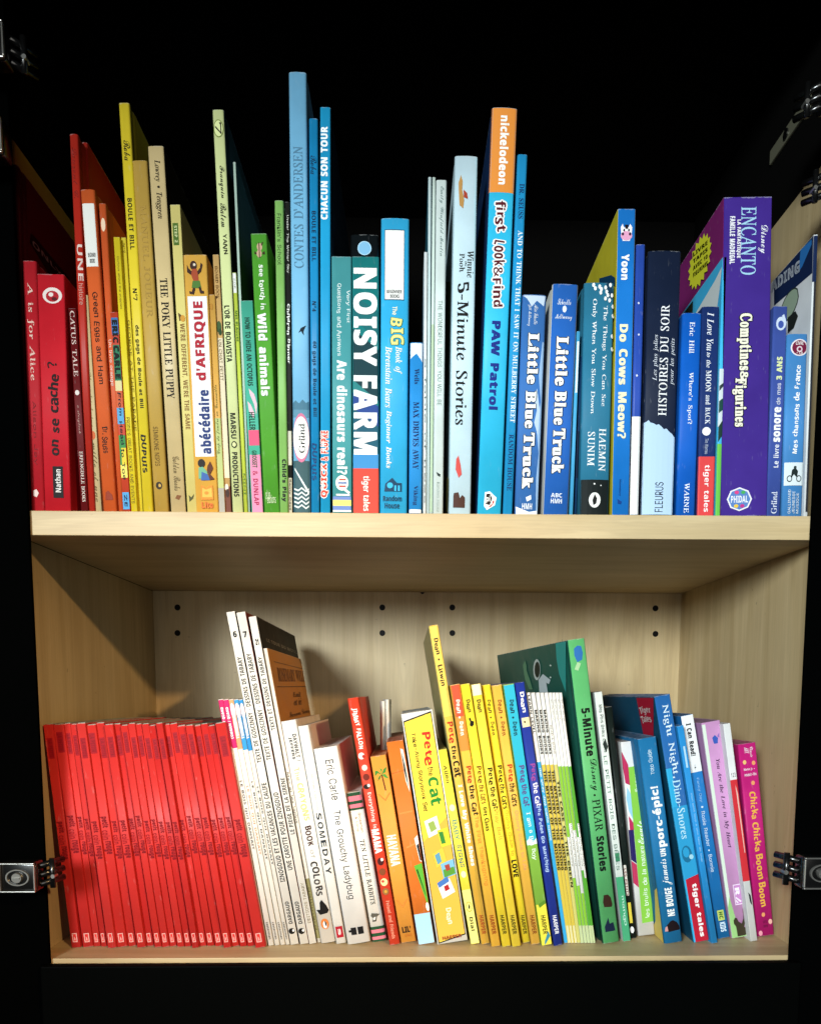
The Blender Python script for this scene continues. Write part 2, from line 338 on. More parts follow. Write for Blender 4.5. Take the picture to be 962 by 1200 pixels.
# ------------------------------------------------------------------ books
def rects(y0, y1, u0, u1): return [(y0, u0), (y0, u1), (y1, u1), (y1, u0)]
def t(s, y0, y1, u0, u1, col, f='B', d='d', n='title', ol=None, g=0.035, gap=0.0): return dict(k='t', s=s, y0=y0, y1=y1, u0=u0, u1=u1, c=col, f=f, d=d, n=n, ol=ol, g=g, gap=gap)
def r(y0, y1, u0, u1, col, n='spine_panel'): return dict(k='p', pts=rects(y0, y1, u0, u1), c=col, n=n)
def e(yc, uc, hy, hu, col, n='spine_emblem', seg=20): return dict(k='p', pts=[(yc + hy * math.sin(2 * math.pi * i / seg), uc + hu * math.cos(2 * math.pi * i / seg)) for i in range(seg)], c=col, n=n)
def p(pts, col, n='spine_picture'): return dict(k='p', pts=pts, c=col, n=n)
def side(face, pts, col, n='cover_picture'): return dict(k='s', face=face, pts=pts, c=col, n=n)   # photo pixels on a cover
def stext(face, s, quad, col, f='B', n='cover_title'): return dict(k='st', face=face, s=s, quad=quad, c=col, f=f, n=n)

def book(shelf, kind, label, q, col, feats=(), dep=None, y=None, group=None, board=None, name=None, pages=None, yaw=0.0, proud=0.0, sidecol=None, cat='book'):
    xtl, xtr, ytl, ytr, xbl, xbr = q[:6]
    if shelf == 'u':
        yo = 0.004 if y is None else y
        yl = lambda x: 598 + (x - 37) * 7 / 910
        ybl, ybr = yl(xbl), yl(xbr); zf = 0.0
        bl, br = at_y(xbl, ybl, yo), at_y(xbr, ybr, yo)
    else:
        ybl, ybr = q[6], q[7]; zf = FLOOR
        bl = at_z(xbl, ybl, zf)
        yo = max(0.0012, bl.y) if y is None else y
        bl, br = at_y(xbl, ybl, yo), at_y(xbr, ybr, yo)
    tl, tr = at_y(xtl, ytl, yo), at_y(xtr, ytr, yo)
    tm, bmid = (tl + tr) / 2, (bl + br) / 2
    a = math.atan2(bmid.x - tm.x, tm.z - zf)
    ca, sa = math.cos(a), math.sin(a)
    w = ((tr.x - tl.x) + (br.x - bl.x)) / 2 * ca * 0.985
    up = Vector((-sa, 0, ca)); rt = Vector((ca, 0, sa))
    o = Vector((bmid.x, yo, 0)) - rt * (w / 2); o.z = zf + (w * -sa if a < 0 else 0) + 0.0001
    o.x = bmid.x - ca * w / 2
    h = (tm - (o + rt * w / 2)).dot(up)
    if dep is None: dep = min(0.80 * h, 0.225)
    dep = min(dep, D - yo - 0.004)
    root = bpy.data.objects.new(name or {'hard': 'hardcover_book', 'paper': 'paperback_book', 'board': 'board_book', 'box': 'boxed_set'}[kind], None)
    COL.objects.link(root); root.location = o; root.rotation_euler = (0, -a, math.radians(yaw)); root.empty_display_size = 0.02
    root['label'] = label; root['category'] = cat
    if group: root['group'] = group
    # ---- profile of the cover seen from above
    hard = kind == 'hard' and w > 0.0050
    th = {'hard': 0.0019, 'paper': 0.0004, 'board': 0.0009, 'box': 0.0009}[kind]
    th = min(th, w * 0.2)
    rad = min({'hard': 0.0016, 'paper': 0.0006, 'board': 0.0012, 'box': 0.0006}[kind], w * 0.3)
    bul = min(0.0010, w * 0.045) if hard and w > .008 else 0.0
    def fy(x):
        x = min(max(x, 0.0), w); s_ = 0.0
        if x < rad: s_ = rad - math.sqrt(max(0, rad * rad - (rad - x) ** 2))
        elif x > w - rad: s_ = rad - math.sqrt(max(0, rad * rad - (x - w + rad) ** 2))
        return s_ + bul * ((2 * x / w - 1) ** 2)
    def gx(yy):
        if not hard: return 0.0
        return 0.0009 * math.exp(-((yy - 0.0075) / 0.0022) ** 2)
    xs = [rad * k for k in (0, .1, .3, .6, 1)]; xs += [rad + (w - 2 * rad) * k / 6 for k in range(1, 6)]; xs += [w - rad * k for k in (1, .6, .3, .1, 0)]
    ys = [dep, dep * .5, .0135, .0105, .009, .0075, .006, .0045] if hard else [dep, dep * .5]
    outer = [(gx(yy), yy) for yy in ys] + [(x, fy(x)) for x in xs] + [(w - gx(yy), yy) for yy in reversed(ys)]
    inner = [(w - th, dep), (w - th, bul + rad + th + .0008 + (.008 if hard else 0)), (th, bul + rad + th + .0008 + (.008 if hard else 0)), (th, dep)]
    if hard: inner = [(w - th, dep), (w - th, .012), (w - th - .0006, bul + th + rad), (th + .0006, bul + th + rad), (th, .012), (th, dep)]
    prof = outer + inner; n = len(prof)
    over = 0.0026 if hard else 0.0
    bm = bmesh.new()
    lo = [bm.verts.new((x, yy, 0)) for x, yy in prof]; hi = [bm.verts.new((x, yy, h)) for x, yy in prof]
    for i in range(n): bm.faces.new((lo[i], lo[(i + 1) % n], hi[(i + 1) % n], hi[i]))
    cap = [bm.faces.new(lo[::-1]), bm.faces.new(hi)]
    bmesh.ops.triangulate(bm, faces=cap)
    cv = bm_obj('cover', bm, paint(col), root)
    for f_ in cv.data.polygons: f_.use_smooth = abs(f_.normal.z) < .5 and f_.area < h * .004
    if sidecol:
        cv.data.materials.append(paint(sidecol))
        for f_ in cv.data.polygons:
            if abs(f_.normal.x) > .75: f_.material_index = 1
    # ---- page block
    pb = bmesh.new(); fi = (bul + rad + th + .001)
    box_bm(pb, (th + .0002, fi, over + .0001), (w - th - .0002, dep - over - .0006, h - over - .0002 + proud))
    bm_obj('page_block', pb, pages_mat(pages or ('d9d3c2' if kind != 'board' else 'e6e4de')), root)
    # ---- print on the spine and covers
    Minv = Matrix.Translation(o) @ Matrix.Rotation(math.radians(yaw), 4, 'Z') @ Matrix.Rotation(-a, 4, 'Y'); Minv.invert()
    tmx, tmy, bmx, bmy = (xtl + xtr) / 2, (ytl + ytr) / 2, (xbl + xbr) / 2, (ybl + ybr) / 2
    def vz(y_):
        x_ = tmx + (bmx - tmx) * (y_ - tmy) / (bmy - tmy)
        return min(h - .0002, max(.0002, (Minv @ at_y(x_, y_, yo)).z))
    parts = {}
    for li, ft in enumerate(feats):
        off = 0.00012 + 0.000045 * li
        geo = []                                   # (verts2d (x, z), faces, colour, extra offset)
        if ft['k'] == 'p':
            P = [(u * w, vz(y_)) for (y_, u) in ft['pts']]
            geo.append((P, [tuple(range(len(P)))], ft['c'], [0] * len(P)))
        elif ft['k'] == 't':
            z0, z1 = vz(ft['y0']), vz(ft['y1']); x0, x1 = ft['u0'] * w, ft['u1'] * w
            V0, F0 = text_geo(ft['s'], ft['f'], 0, ft['gap'])
            a0, a1 = min(v[0] for v in V0), max(v[0] for v in V0); b0, b1 = min(v[1] for v in V0), max(v[1] for v in V0)
            def place(V):
                out = []
                for (tx, ty, _l) in V:
                    s_, k_ = (tx - a0) / (a1 - a0), (ty - b0) / (b1 - b0)
                    if ft['d'] == 'd': out.append((x0 + k_ * (x1 - x0), z0 + s_ * (z1 - z0)))
                    elif ft['d'] == 'u': out.append((x1 - k_ * (x1 - x0), z1 + s_ * (z0 - z1)))
                    else: out.append((x0 + s_ * (x1 - x0), z1 + k_ * (z0 - z1)))
                return out
            if ft['ol']:
                V1, F1 = text_geo(ft['s'], ft['f'], ft['g'], ft['gap']); geo.append((place(V1), F1, ft['ol'], [q[2] * 6e-6 for q in V1]))
            geo.append((place(V0), F0, ft['c'], [0.00006 + q[2] * 6e-6 for q in V0]))
        if geo:
            for (P, Fc, c_, ex) in geo:
                b2 = bmesh.new(); vs = [b2.verts.new((x, -e_, z)) for (x, z), e_ in zip(P, ex)]
                for f_ in Fc:
                    try: b2.faces.new([vs[i] for i in f_])
                    except ValueError: pass
                if bul or ft['k'] == 'p':
                    for cx in (rad * .3, rad, w * .25, w * .4, w * .6, w * .75, w - rad, w - rad * .3):
                        bmesh.ops.bisect_plane(b2, geom=b2.verts[:] + b2.edges[:] + b2.faces[:], plane_co=(cx, 0, 0), plane_no=(1, 0, 0))
                for v in b2.verts: v.co.y += fy(v.co.x) - off
                parts.setdefault(ft['n'], []).append((b2, c_))
            continue
        # covers: photo pixels meet the plane of the left or right cover
        xo = -off if ft['face'] == 'L' else w + off
        pl = Minv.inverted() @ Vector((xo, 0, 0)); nn = (Minv.inverted().to_3x3() @ Vector((1, 0, 0)))
        def onside(px_, py_):
            v = Minv @ at_plane(px_, py_, pl, nn); return (xo, min(max(v.y, .0003), dep - .0004), min(max(v.z, .0004), h - .0004))
        b2 = bmesh.new()
        if ft['k'] == 's':
            b2.faces.new([b2.verts.new(onside(*q_)) for q_ in ft['pts']])
        else:
            V0, F0 = text_geo(ft['s'], ft['f'])
            a0, a1 = min(v[0] for v in V0), max(v[0] for v in V0); b0, b1 = min(v[1] for v in V0), max(v[1] for v in V0)
            A, B, C_, E_ = [Vector((*q_, 0)) for q_ in ft['quad']]   # top-left, top-right, bottom-right, bottom-left
            vs = []
            for (tx, ty, _l) in V0:
                s_, k_ = (tx - a0) / (a1 - a0), (ty - b0) / (b1 - b0)
                q_ = (E_.lerp(C_, s_)).lerp(A.lerp(B, s_), k_); vs.append(b2.verts.new(onside(q_.x, q_.y)))
            for f_ in F0:
                try: b2.faces.new([vs[i] for i in f_])
                except ValueError: pass
        parts.setdefault(ft['n'], []).append((b2, ft['c']))
    # print that sits far apart on the spine is a part of its own
    runs = []
    for nm, lst in parts.items():
        def span(b2): zs = [v.co.z for v in b2.verts] or [0]; return min(zs), max(zs)
        its = sorted(((*span(b2), b2, c_) for b2, c_ in lst), key=lambda q_: q_[0]); cur, top_ = [], None
        for z0_, z1_, b2, c_ in its:
            if cur and z0_ - top_ > .017: runs.append((nm, cur)); cur = []; top_ = None
            cur.append((b2, c_)); top_ = z1_ if top_ is None else max(top_, z1_)
        runs.append((nm, cur))
    for nm, lst in runs:
        V, Fc, mi, mats = [], [], [], []
        for b2, c_ in lst:
            if c_ not in mats: mats.append(c_)
            b2.verts.index_update(); b = len(V)
            V += [tuple(v.co) for v in b2.verts]
            for f_ in b2.faces: Fc.append(tuple(b + v.index for v in f_.verts)); mi.append(mats.index(c_))
            b2.free()
        me = bpy.data.meshes.new(nm); me.from_pydata(V, [], Fc)
        for c_ in mats: me.materials.append(ink(c_))
        me.polygons.foreach_set('material_index', mi); me.update()
        link(nm, me, root)
    return root, w, h, dep

U = 'u'
# ---------------- upper shelf, left to right
book(U, 'hard', 'tall olive book in the dark corner, farthest left on the upper shelf', (-8, 6, 150, 150, 4, 18), '9a9430', [], y=.006, sidecol='c4bc48')
book(U, 'hard', 'tall dark maroon book with a thin outlined label on its cover', (5, 20, 192, 192, 19, 34), '5a1012', [
    side('R', [(36, 273), (40, 276), (82, 327), (77, 330), (58, 322), (35, 284)], '1c0506', 'cover_label'),
    stext('R', 'ONLY', [(38, 280), (72, 320), (74, 326), (38, 287)], '9a8f88')], y=.006)
book(U, 'hard', 'dim red spine with white upright title, half behind the black frame', (25, 42.5, 305, 305.5, 36, 52), 'c8202c', [
    t('A is for Alice', 331, 446, .25, .72, 'f0c8b8', 'f'), t('Alison Jay', 470, 545, .35, .65, '8a141c', 'S', n='author'), e(578, .42, 5, .22, 'f2d8d0', 'publisher_mark', 5)])
book(U, 'board', 'red spine with black handwritten upward title and round white rabbit badge', (43, 75, 320.5, 321.5, 52, 83.5), 'd8202e', [
    e(346, .55, 9.5, .36, 'f4e6e0'), e(347, .55, 6.5, .24, 'b81a28'), e(345, .5, 2.5, .09, 'f4e6e0'), e(350, .62, 2, .1, '5a1016'),
    t('on se cache ?', 424, 534, .28, .7, '1c0406', 'K', 'u'), r(546.5, 583.5, .36, .74, '120c0c', 'publisher_label'), t('Nathan', 550, 577, .44, .66, 'f4f0ea', 'B', 'u', n='publisher')])
book(U, 'paper', 'thin dark red spine with small white capitals beside a black gap', (80, 88.5, 361, 361, 95, 103.5), '6e1418', [
    t('CATUS TALE', 364, 441, .2, .8, 'e8cfc4', 'f'), e(460, .5, 3, .3, 'f0e4dc'), t('a storybook', 475, 508, .3, .7, 'c9a094', 'C', n='author'), t('ERPENGDELE BOOKS', 529, 588, .3, .75, 'f0e2d6', 'f', n='publisher')], y=.008)
book(U, 'hard', 'very tall red spine rising above the orange books, faded print', (79, 93, 156, 157, 103.5, 109.5), 'c02f22', [
    t('Laurent C.', 172, 232, .25, .75, '8c1c14', 'C', n='author'), t('UNE', 286, 329, .3, .9, 'ecd6cc', 'B'), t('histoire', 332, 357, .3, .85, 'e0a898', 'S')], y=.010)
book(U, 'hard', 'tall red book set back behind the white-labelled orange spine', (94.5, 103, 166, 167, 110, 116), 'b02a20', [], y=.024)
book(U, 'paper', 'narrow beige spine squeezed between red and orange books', (94, 103, 345, 346, 110.5, 119.5), 'd9c290', [
    t('Une histoire', 435, 500, .25, .75, '94804a', 'C'), e(510, .45, 5, .35, 'd86a3a'), t('mille et une', 518, 588, .3, .8, '6a5a34', 'C', n='author')], y=.012)
book(U, 'hard', 'orange spine with a tall white label near its top', (94, 110, 222, 221, 120, 137.5), 'e2632c', [
    r(238, 312, .08, .9, 'f3f1ea', 'spine_label'), t('BEGINNER', 296, 301, .25, .78, '2a2624', 'B', 'h', 'label_lettering'), t('BOOKS', 303, 308, .35, .7, '2a2624', 'B', 'h', 'label_lettering'),
    t('Green Eggs and Ham', 342, 450, .3, .72, '2c1208', 'H'), t('Dr. Seuss', 500, 531, .3, .75, '2c1208', 'H', n='author'), p([(586, .25), (577, .3), (575, .5), (580, .75), (586, .8)], '8f3214', 'publisher_mark')], y=.003)
book(U, 'hard', 'plain orange spine with small white oval, right of the white-labelled one', (114, 125, 238, 238, 138, 144), 'dc6030', [
    e(263, .5, 8, .3, 'f6d8b8'), t('Un livre orange', 398, 452, .2, .7, 'f7e6d8', 'S')], y=.007)
book(U, 'paper', 'patchwork red blue and green spine with black capitals', (129, 138, 366, 365, 144.5, 153), 'd14a30', [
    r(372, 392, .05, .95, '3f74b0'), r(392, 404, .05, .95, 'c94634'), r(404, 446, .05, .95, '2f7d58'), r(446, 458, .05, .95, 'e8d9a0'), r(458, 478, .05, .95, 'd7623a'), r(478, 497, .05, .95, '5fa9d8'),
    r(510, 545, .05, .95, '3d8f4a'), r(525, 545, .3, .95, 'e8cf38'), r(545, 560, .05, .95, 'efe06a'), r(577, 597, .05, .95, '4f9fd6'),
    t('ERIC', 375, 402, .15, .85, '0e0e12', 'X', n='author'), t('CARLE', 405, 444, .15, .85, '0e0e12', 'X', n='author'), t('From Head to Toe', 460, 562, .25, .75, '14202c', 'H'), t('ZE', 580, 594, .3, .7, '10264a', 'B', n='publisher')])
book(U, 'paper', 'thin bright yellow spine with fine outlined script, second from the patchwork spine', (133, 140, 277, 278, 153.5, 161.5), 'f2d92e', [
    t('Curious about the puppies', 300, 362, .3, .7, '8a7420', 'S'), t("PRIDE'S GREAT BOOKS AND EVENTS", 489, 590, .2, .7, '6f5a14', 'S', n='author')])
book(U, 'paper', 'thin yellow spine pressed against the tall yellow comic album', (142, 147.3, 278, 278, 162, 168), 'f0d83a', [
    t('GEORGE AT THE PARADE', 375, 505, .25, .75, '7d6818', 'S'), t('N°9', 285, 296, .3, .7, '7d6818', 'S')], y=.008)
book(U, 'hard', 'tall bright yellow comic album with black lettering and a signature', (138, 152, 119.5, 120.5, 168, 179), 'f0d535', [
    t('Roba', 164, 188, .25, .85, '14110a', 'C', n='author'), t('BOULE ET BILL', 232, 292, .3, .72, '14110a', 'B'), t('N°7', 338, 352, .3, .72, '14110a', 'B'),
    t('des gags de Boule et Bill', 381, 478, .25, .68, '14110a', 'B'), t('DUPUIS', 509, 554, .2, .75, '14110a', 'K', n='publisher')])
book(U, 'hard', 'tan ochre spine with faint embossed letters and a dark round mark', (155, 171.5, 187, 188, 180, 198.5), 'c9a24c', [
    t('MANUEL JOUEUR', 240, 372, .35, .75, 'b08c40', 'f'), t('SIMMONE NIPIS', 500, 546, .28, .6, '5a4010', 'S', n='author'), e(569, .45, 4.5, .22, '2c2010', 'publisher_mark'), e(569, .5, 2, .09, 'c9a24c', 'publisher_mark')])
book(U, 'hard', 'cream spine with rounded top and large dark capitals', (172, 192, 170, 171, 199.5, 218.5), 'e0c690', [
    t('Lowrey • Tenggren', 187, 256, .3, .72, '2a2014', 'O', n='author'), t('THE POKY LITTLE PUPPY', 326, 467, .25, .72, '241c12', 'F'), t('Golden Books', 535, 575, .35, .75, '5e4a20', 'C', n='publisher'), p([(580, .5), (584, .35), (586, .6), (581, .75)], '7a4a20', 'publisher_mark')], sidecol='2c2616')  # dark side colour stands in for shade on the cover
book(U, 'paper', 'pale yellow spine with a small green label and brown capitals', (198, 212, 239, 240, 220.5, 230), 'ecdb86', [
    r(261, 287, .15, .7, '4c6a24', 'spine_label'), t('STEP 2', 264, 284, .3, .58, 'd8dca0', 'B', n='label_lettering'), p([(366, .2), (370, .6), (374, .8), (376, .3)], '5a4220'), e(373, .65, 4, .25, 'd89a3a'),
    t("WE'RE DIFFERENT, WE'RE THE SAME", 379, 503, .25, .8, '96703a', 'B'), p([(580, .25), (588, .3), (584, .7), (579, .8), (583, .5)], '4a4a20', 'publisher_mark')])
book(U, 'board', 'wide white and orange spine with a dancing figure at top', (213.5, 243, 297.5, 299, 230.5, 255.5), 'efb54e', [
    r(347, 535, .1, .93, 'f5f2f2'), t("d'AFRIQUE", 353, 446, .3, .82, 'b51f30', 'X', 'u'), t('abécédaire', 457, 532, .3, .82, '273a74', 'X', 'u'),
    e(311, .42, 5.5, .15, '3a2018'), e(310, .46, 1.6, .06, 'e8d8c0'), p([(315, .35), (322, .3), (331, .42), (331, .62), (322, .6), (315, .55)], 'a8482a'), p([(329, .36), (337, .3), (338, .72), (329, .66)], '4f7a34'),
    p([(318, .34), (314, .2), (310, .14), (319, .14), (322, .3)], '3a2018'), p([(318, .58), (314, .7), (308, .74), (310, .82), (318, .74), (322, .6)], '3a2018'),
    p([(337, .36), (342, .3), (341, .2), (344, .2), (345, .38), (338, .46)], '3a2018'), p([(337, .6), (344, .66), (344, .82), (341, .82), (341, .74), (336, .68)], '3a2018'),
    e(543, .35, 5, .16, '241a16'), p([(548, .22), (561, .2), (562, .62), (553, .58), (547, .4)], '6fae8c'), p([(553, .35), (563, .3), (563, .7), (556, .6)], '3c62a8'), p([(546, .62), (541, .74), (549, .86), (556, .72), (562, .9), (563, .7), (551, .58)], '5a2c18'),
    p([(569, .28), (570, .4), (573, .5), (570, .62), (569, .8), (586, .82), (586, .26)], 'd98a2e', 'publisher_mark'), p([(572, .34), (574, .5), (572, .75), (583, .76), (583, .32)], 'efb54e', 'publisher_mark'), e(578, .52, 2, .1, 'd98a2e', 'publisher_mark'), t('Lito', 588, 596, .28, .78, 'd9702e', 'X', 'h', 'publisher')])
book(U, 'paper', 'tan spine turning pale green below, with thin slanted script', (243, 252, 345, 345, 256, 264), 'e2ac52', [
    r(490, 572, .03, .97, 'b9c47e'), r(572, 601, .03, .97, 'a8a49a'), e(359, .45, 4, .25, 'b9822e'), t('Coup de foudre en Grenouille', 451, 532, .25, .8, '4f5a18', 'C', 'u')], y=.006)
book(U, 'paper', 'cream and tan spine with a small dark frog near its middle', (249, 256.5, 298, 298, 264.5, 271.5), 'd9ae6e', [
    r(396, 560, .03, .97, 'ead9b8'), r(570, 601, .03, .97, '6e3c2a'), e(383, .45, 7, .4, '3f5a30'), e(389, .6, 4, .3, '2c4424'), t('BOARD BOOK', 312, 350, .25, .7, '7a5426', 'S', n='author'), t('UN CHAT PETIT', 398, 446, .25, .75, '84744e', 'S'), e(571, .4, 4, .3, 'e8dcc8'), e(578, .5, 5, .3, '3a2018')], y=.008)
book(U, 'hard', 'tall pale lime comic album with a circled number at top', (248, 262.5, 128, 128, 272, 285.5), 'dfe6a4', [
    e(150, .48, 10.5, .42, '6a7a2e', 'spine_emblem', 24), e(150, .48, 9.4, .36, 'dfe6a4', 'spine_emblem', 24), t('7', 143, 157, .2, .72, '14140c', 'O'), t('Franquin', 194, 232, .25, .8, '14140c', 'C', n='author'), t('Batem', 238, 266, .3, .8, '14140c', 'C', n='author'), t('YANN', 274, 298, .35, .75, '14140c', 'H', n='author'),
    t("L'OR DE BOAVISTA", 358, 424, .2, .65, '14140c', 'B'), t('MARSU', 484, 514, .25, .7, '14140c', 'B', n='publisher'), e(521, .48, 4, .24, '14140c', 'publisher_mark'), e(521, .48, 2.6, .15, 'dfe6a4', 'publisher_mark'), t('PRODUCTIONS', 530, 582, .25, .7, '14140c', 'B', n='publisher')], sidecol='1c2c24')  # cover's shade put into the near-black green side colour
book(U, 'paper', 'thin yellow-green spine with a white top, left of the teal one', (272, 277, 319, 319, 286, 290), 'c9d84e', [
    r(320, 343, .1, .9, 'eeeee6', 'spine_label'), t('MES BLAGUES', 364, 400, .25, .8, '3f6a24', 'B'), t('ZOE', 326, 338, .3, .7, '6a6a60', 'S', n='label_lettering'), t('MINI', 555, 580, .3, .8, '3f6a24', 'S', n='publisher')], y=.006)
book(U, 'hard', 'very thin tall spine with a dark green cover, above the teal spine', (272.8, 276.3, 189, 190, 290.3, 293.6), 'b9cfc0', [], y=.008, sidecol='1c3428')
book(U, 'paper', 'teal spine with black capitals and pink patches below', (282, 296, 352, 352, 294.5, 308.5), '4fb89c', [
    r(533, 601, .1, .98, 'e88aae'), r(504, 522, .1, .98, 'e0577c'), p([(455, .3), (462, .75), (474, .95), (486, .85), (474, .7), (463, .4)], 'f4c6d2'), p([(470, .15), (482, .25), (490, .6), (484, .7), (474, .4)], 'f4c6d2'),
    t('HOW TO HIDE AN OCTOPUS', 372, 452, .25, .68, '17382e', 'B'), t('HELLER', 483, 504, .2, .7, '17382e', 'B', n='author'), t('GROSSET', 528, 548, .3, .7, '17563e', 'B', n='publisher'), t('& DUNLAP', 552, 592, .3, .7, 'a22450', 'B', n='publisher')])
book(U, 'board', 'grass green spine with chunky white lettering and a ladybird', (293, 313, 273, 273.6, 310, 327.5), '56a634', [
    e(289, .52, 4.5, .17, 'c9a488'), e(297, .48, 4.5, .16, 'c9a488'), p([(284, .3), (287, .4), (286, .35), (283, .26)], '3a2414'), p([(283, .7), (287, .62), (288, .66), (284, .76)], '3a2414'), p([(294, .2), (296, .32), (298, .3), (297, .18)], '3a2414'), p([(294, .82), (296, .68), (298, .7), (298, .84)], '3a2414'), r(284, 302, .47, .52, '3a2414', 'spine_picture'),
    t('see touch in', 310, 363, .35, .75, 'eef4e4', 'K'), t('Wild animals', 367, 464, .18, .75, 'fbfbf5', 'X'), t('petit lapin', 574, 588, .15, .45, 'cfe4b8', 'S', 'h', 'publisher'), t('editions', 580, 590, .25, .8, 'cfe4b8', 'S', 'h', 'publisher')])
book(U, 'hard', 'light green spine with bold black name at its foot', (320.5, 333, 234, 235, 328.5, 337), '8fc56a', [
    t("Franklin's School", 250, 310, .25, .72, '28461c', 'S'), t("Child's Play", 538, 588, .25, .85, '12180e', 'X', n='publisher')])
book(U, 'paper', 'narrow black spine with white handwriting, against the tall pale blue one', (333.5, 339.5, 236, 236.5, 337.5, 343), '1d1d1a', [
    r(505, 545, .1, .9, 'c9c6b4'), r(560, 601, .1, .9, 'b9b29a'), t('Under The Winter Sky', 252, 320, .3, .8, 'd8d8cc', 'H'), t('Children Dinner', 356, 426, .2, .85, 'f4f4ee', 'K'), t('Rainy Days', 562, 598, .25, .75, '3a382c', 'B', n='publisher')], y=.007)
book(U, 'hard', 'tallest pale blue spine with outlined upright title and a white oval label', (338, 359, 83.5, 84, 343.8, 364), '7fc0e6', [
    t("CONTES D'ANDERSEN", 171, 314, .2, .75, '54809c', 'f', 'u'), p([(384, .55), (381, .85), (388, .7), (393, .72), (388, .55), (390, .4)], '16242e'),
    r(472, 489, .03, .97, '5e90a8'), p([(472, .03), (469, .2), (473, .4), (468, .6), (472, .8), (470, .97), (480, .97), (480, .03)], '4c7a90'), r(540, 601, .03, .97, '3a5a60'), e(513, .5, 29, .48, 'd6789a', 'publisher_label'), e(513, .5, 25, .47, 'f4f2ee', 'publisher_label', 24), t('Gründ', 496, 531, .35, .72, '1c1c1c', 'f', 'u', 'publisher'),
    p([(548, .1), (551, .1), (580, .92), (576, .95)], 'dfe8e8')] + [p([(572 + 5 * i, .05), (574 + 5 * i, .3), (571 + 5 * i, .5), (575 + 5 * i, .75), (572 + 5 * i, .93), (574 + 5 * i, .93), (577 + 5 * i, .75), (573 + 5 * i, .5), (576 + 5 * i, .3), (574 + 5 * i, .05)], 'dfe8e8') for i in range(5)])
book(U, 'hard', 'bright blue comic album with navy lettering, beside the tallest pale blue spine', (361.5, 373, 138, 138.5, 364.8, 374.3), '1f8fc8', [
    t('Roba', 182, 204, .15, .85, '0c2a48', 'C', n='author'), t('BOULE ET BILL', 247, 306, .25, .72, '0c2a48', 'B'), t('N°4', 353, 365, .25, .72, '0c2a48', 'B'), t('60 gags de Boule et Bill', 400, 488, .2, .75, '0c2a48', 'B'), t('DUPUIS', 519, 563, .1, .75, '123e70', 'K', n='publisher')])
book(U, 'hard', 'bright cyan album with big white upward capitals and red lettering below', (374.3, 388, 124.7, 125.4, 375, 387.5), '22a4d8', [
    t('CHACUN SON TOUR', 148, 257, .1, .72, 'fbfdfd', 'X', 'u'), t('QUICK', 543, 583, .1, .75, 'd8402c', 'X', 'u', 'series_lettering', 'f6ece6', .06), t('& FLUPKE', 505, 540, .1, .75, 'd8402c', 'X', 'u', 'series_lettering', 'f6ece6', .06)], sidecol='0c2430')  # shaded cover painted directly in the dark side colour
book(U, 'board', 'grey-teal spine with white question and a magnifying lens', (388.5, 411.6, 300, 300.7, 389, 412.8), '4fa2a6', [
    t('Very First', 340, 378, .72, .93, 'e6f2f0', 'H'), t('Questions and Answers', 332, 417, .25, .5, 'e6f2f0', 'H'), t('Are dinosaurs real?', 422, 556, .25, .78, 'f8fbfa', 'X'),
    e(566, .5, 9, .33, 'f2f4ee', 'spine_emblem'), r(561, 563, .35, .7, 'c45a4c'), r(565, 567, .3, .75, '5a78b0'), r(569, 571, .35, .7, 'c45a4c'), p([(575, .6), (579, .85), (577, .92), (573, .7)], 'f2f4ee'), r(579, 581, .2, .9, 'f2f4ee'),
    r(582, 586, .03, .97, '6c86c4'), r(586, 593, .03, .97, 'f0dc78'), r(593, 598, .03, .97, '6c86c4'), r(598, 600, .03, .97, 'eef0ea')])
book(U, 'hard', 'black book with a pale blue round sticker, behind the big white lettered spine', (410, 444, 274, 275, 413, 444), '11171a', [e(290.5, .5, 8.3, .25, 'b4dcf0', 'sticker'), e(290.5, .5, 7.2, .215, '86bfe2', 'sticker')], y=.036, dep=.2)
book(U, 'board', 'dark green spine with huge white capitals above a red publisher block', (412, 444.5, 300, 301, 413.4, 444.3), '1f8484', [
    p([(345, .02), (365, .98), (400, .98), (372, .02)], '146a6e'), p([(385, .02), (410, .98), (470, .98), (445, .02)], '123c44'), p([(460, .02), (476, .98), (500, .98), (478, .02)], '2c4a92'), p([(478, .02), (500, .98), (534, .98), (534, .02)], '1d5a70'),
    r(532, 549, .02, .98, '3f8fcc'), r(549, 601, .02, .98, 'e0493a', 'publisher_label'), t('NOISY', 314, 429, .05, .93, 'fdfdfb', 'X'), t('FARM', 440, 533, .05, .93, 'fdfdfb', 'X'), t('tiger tales', 558, 599, .33, .65, 'fdf3ee', 'B', n='publisher')], dep=.031, y=.004)
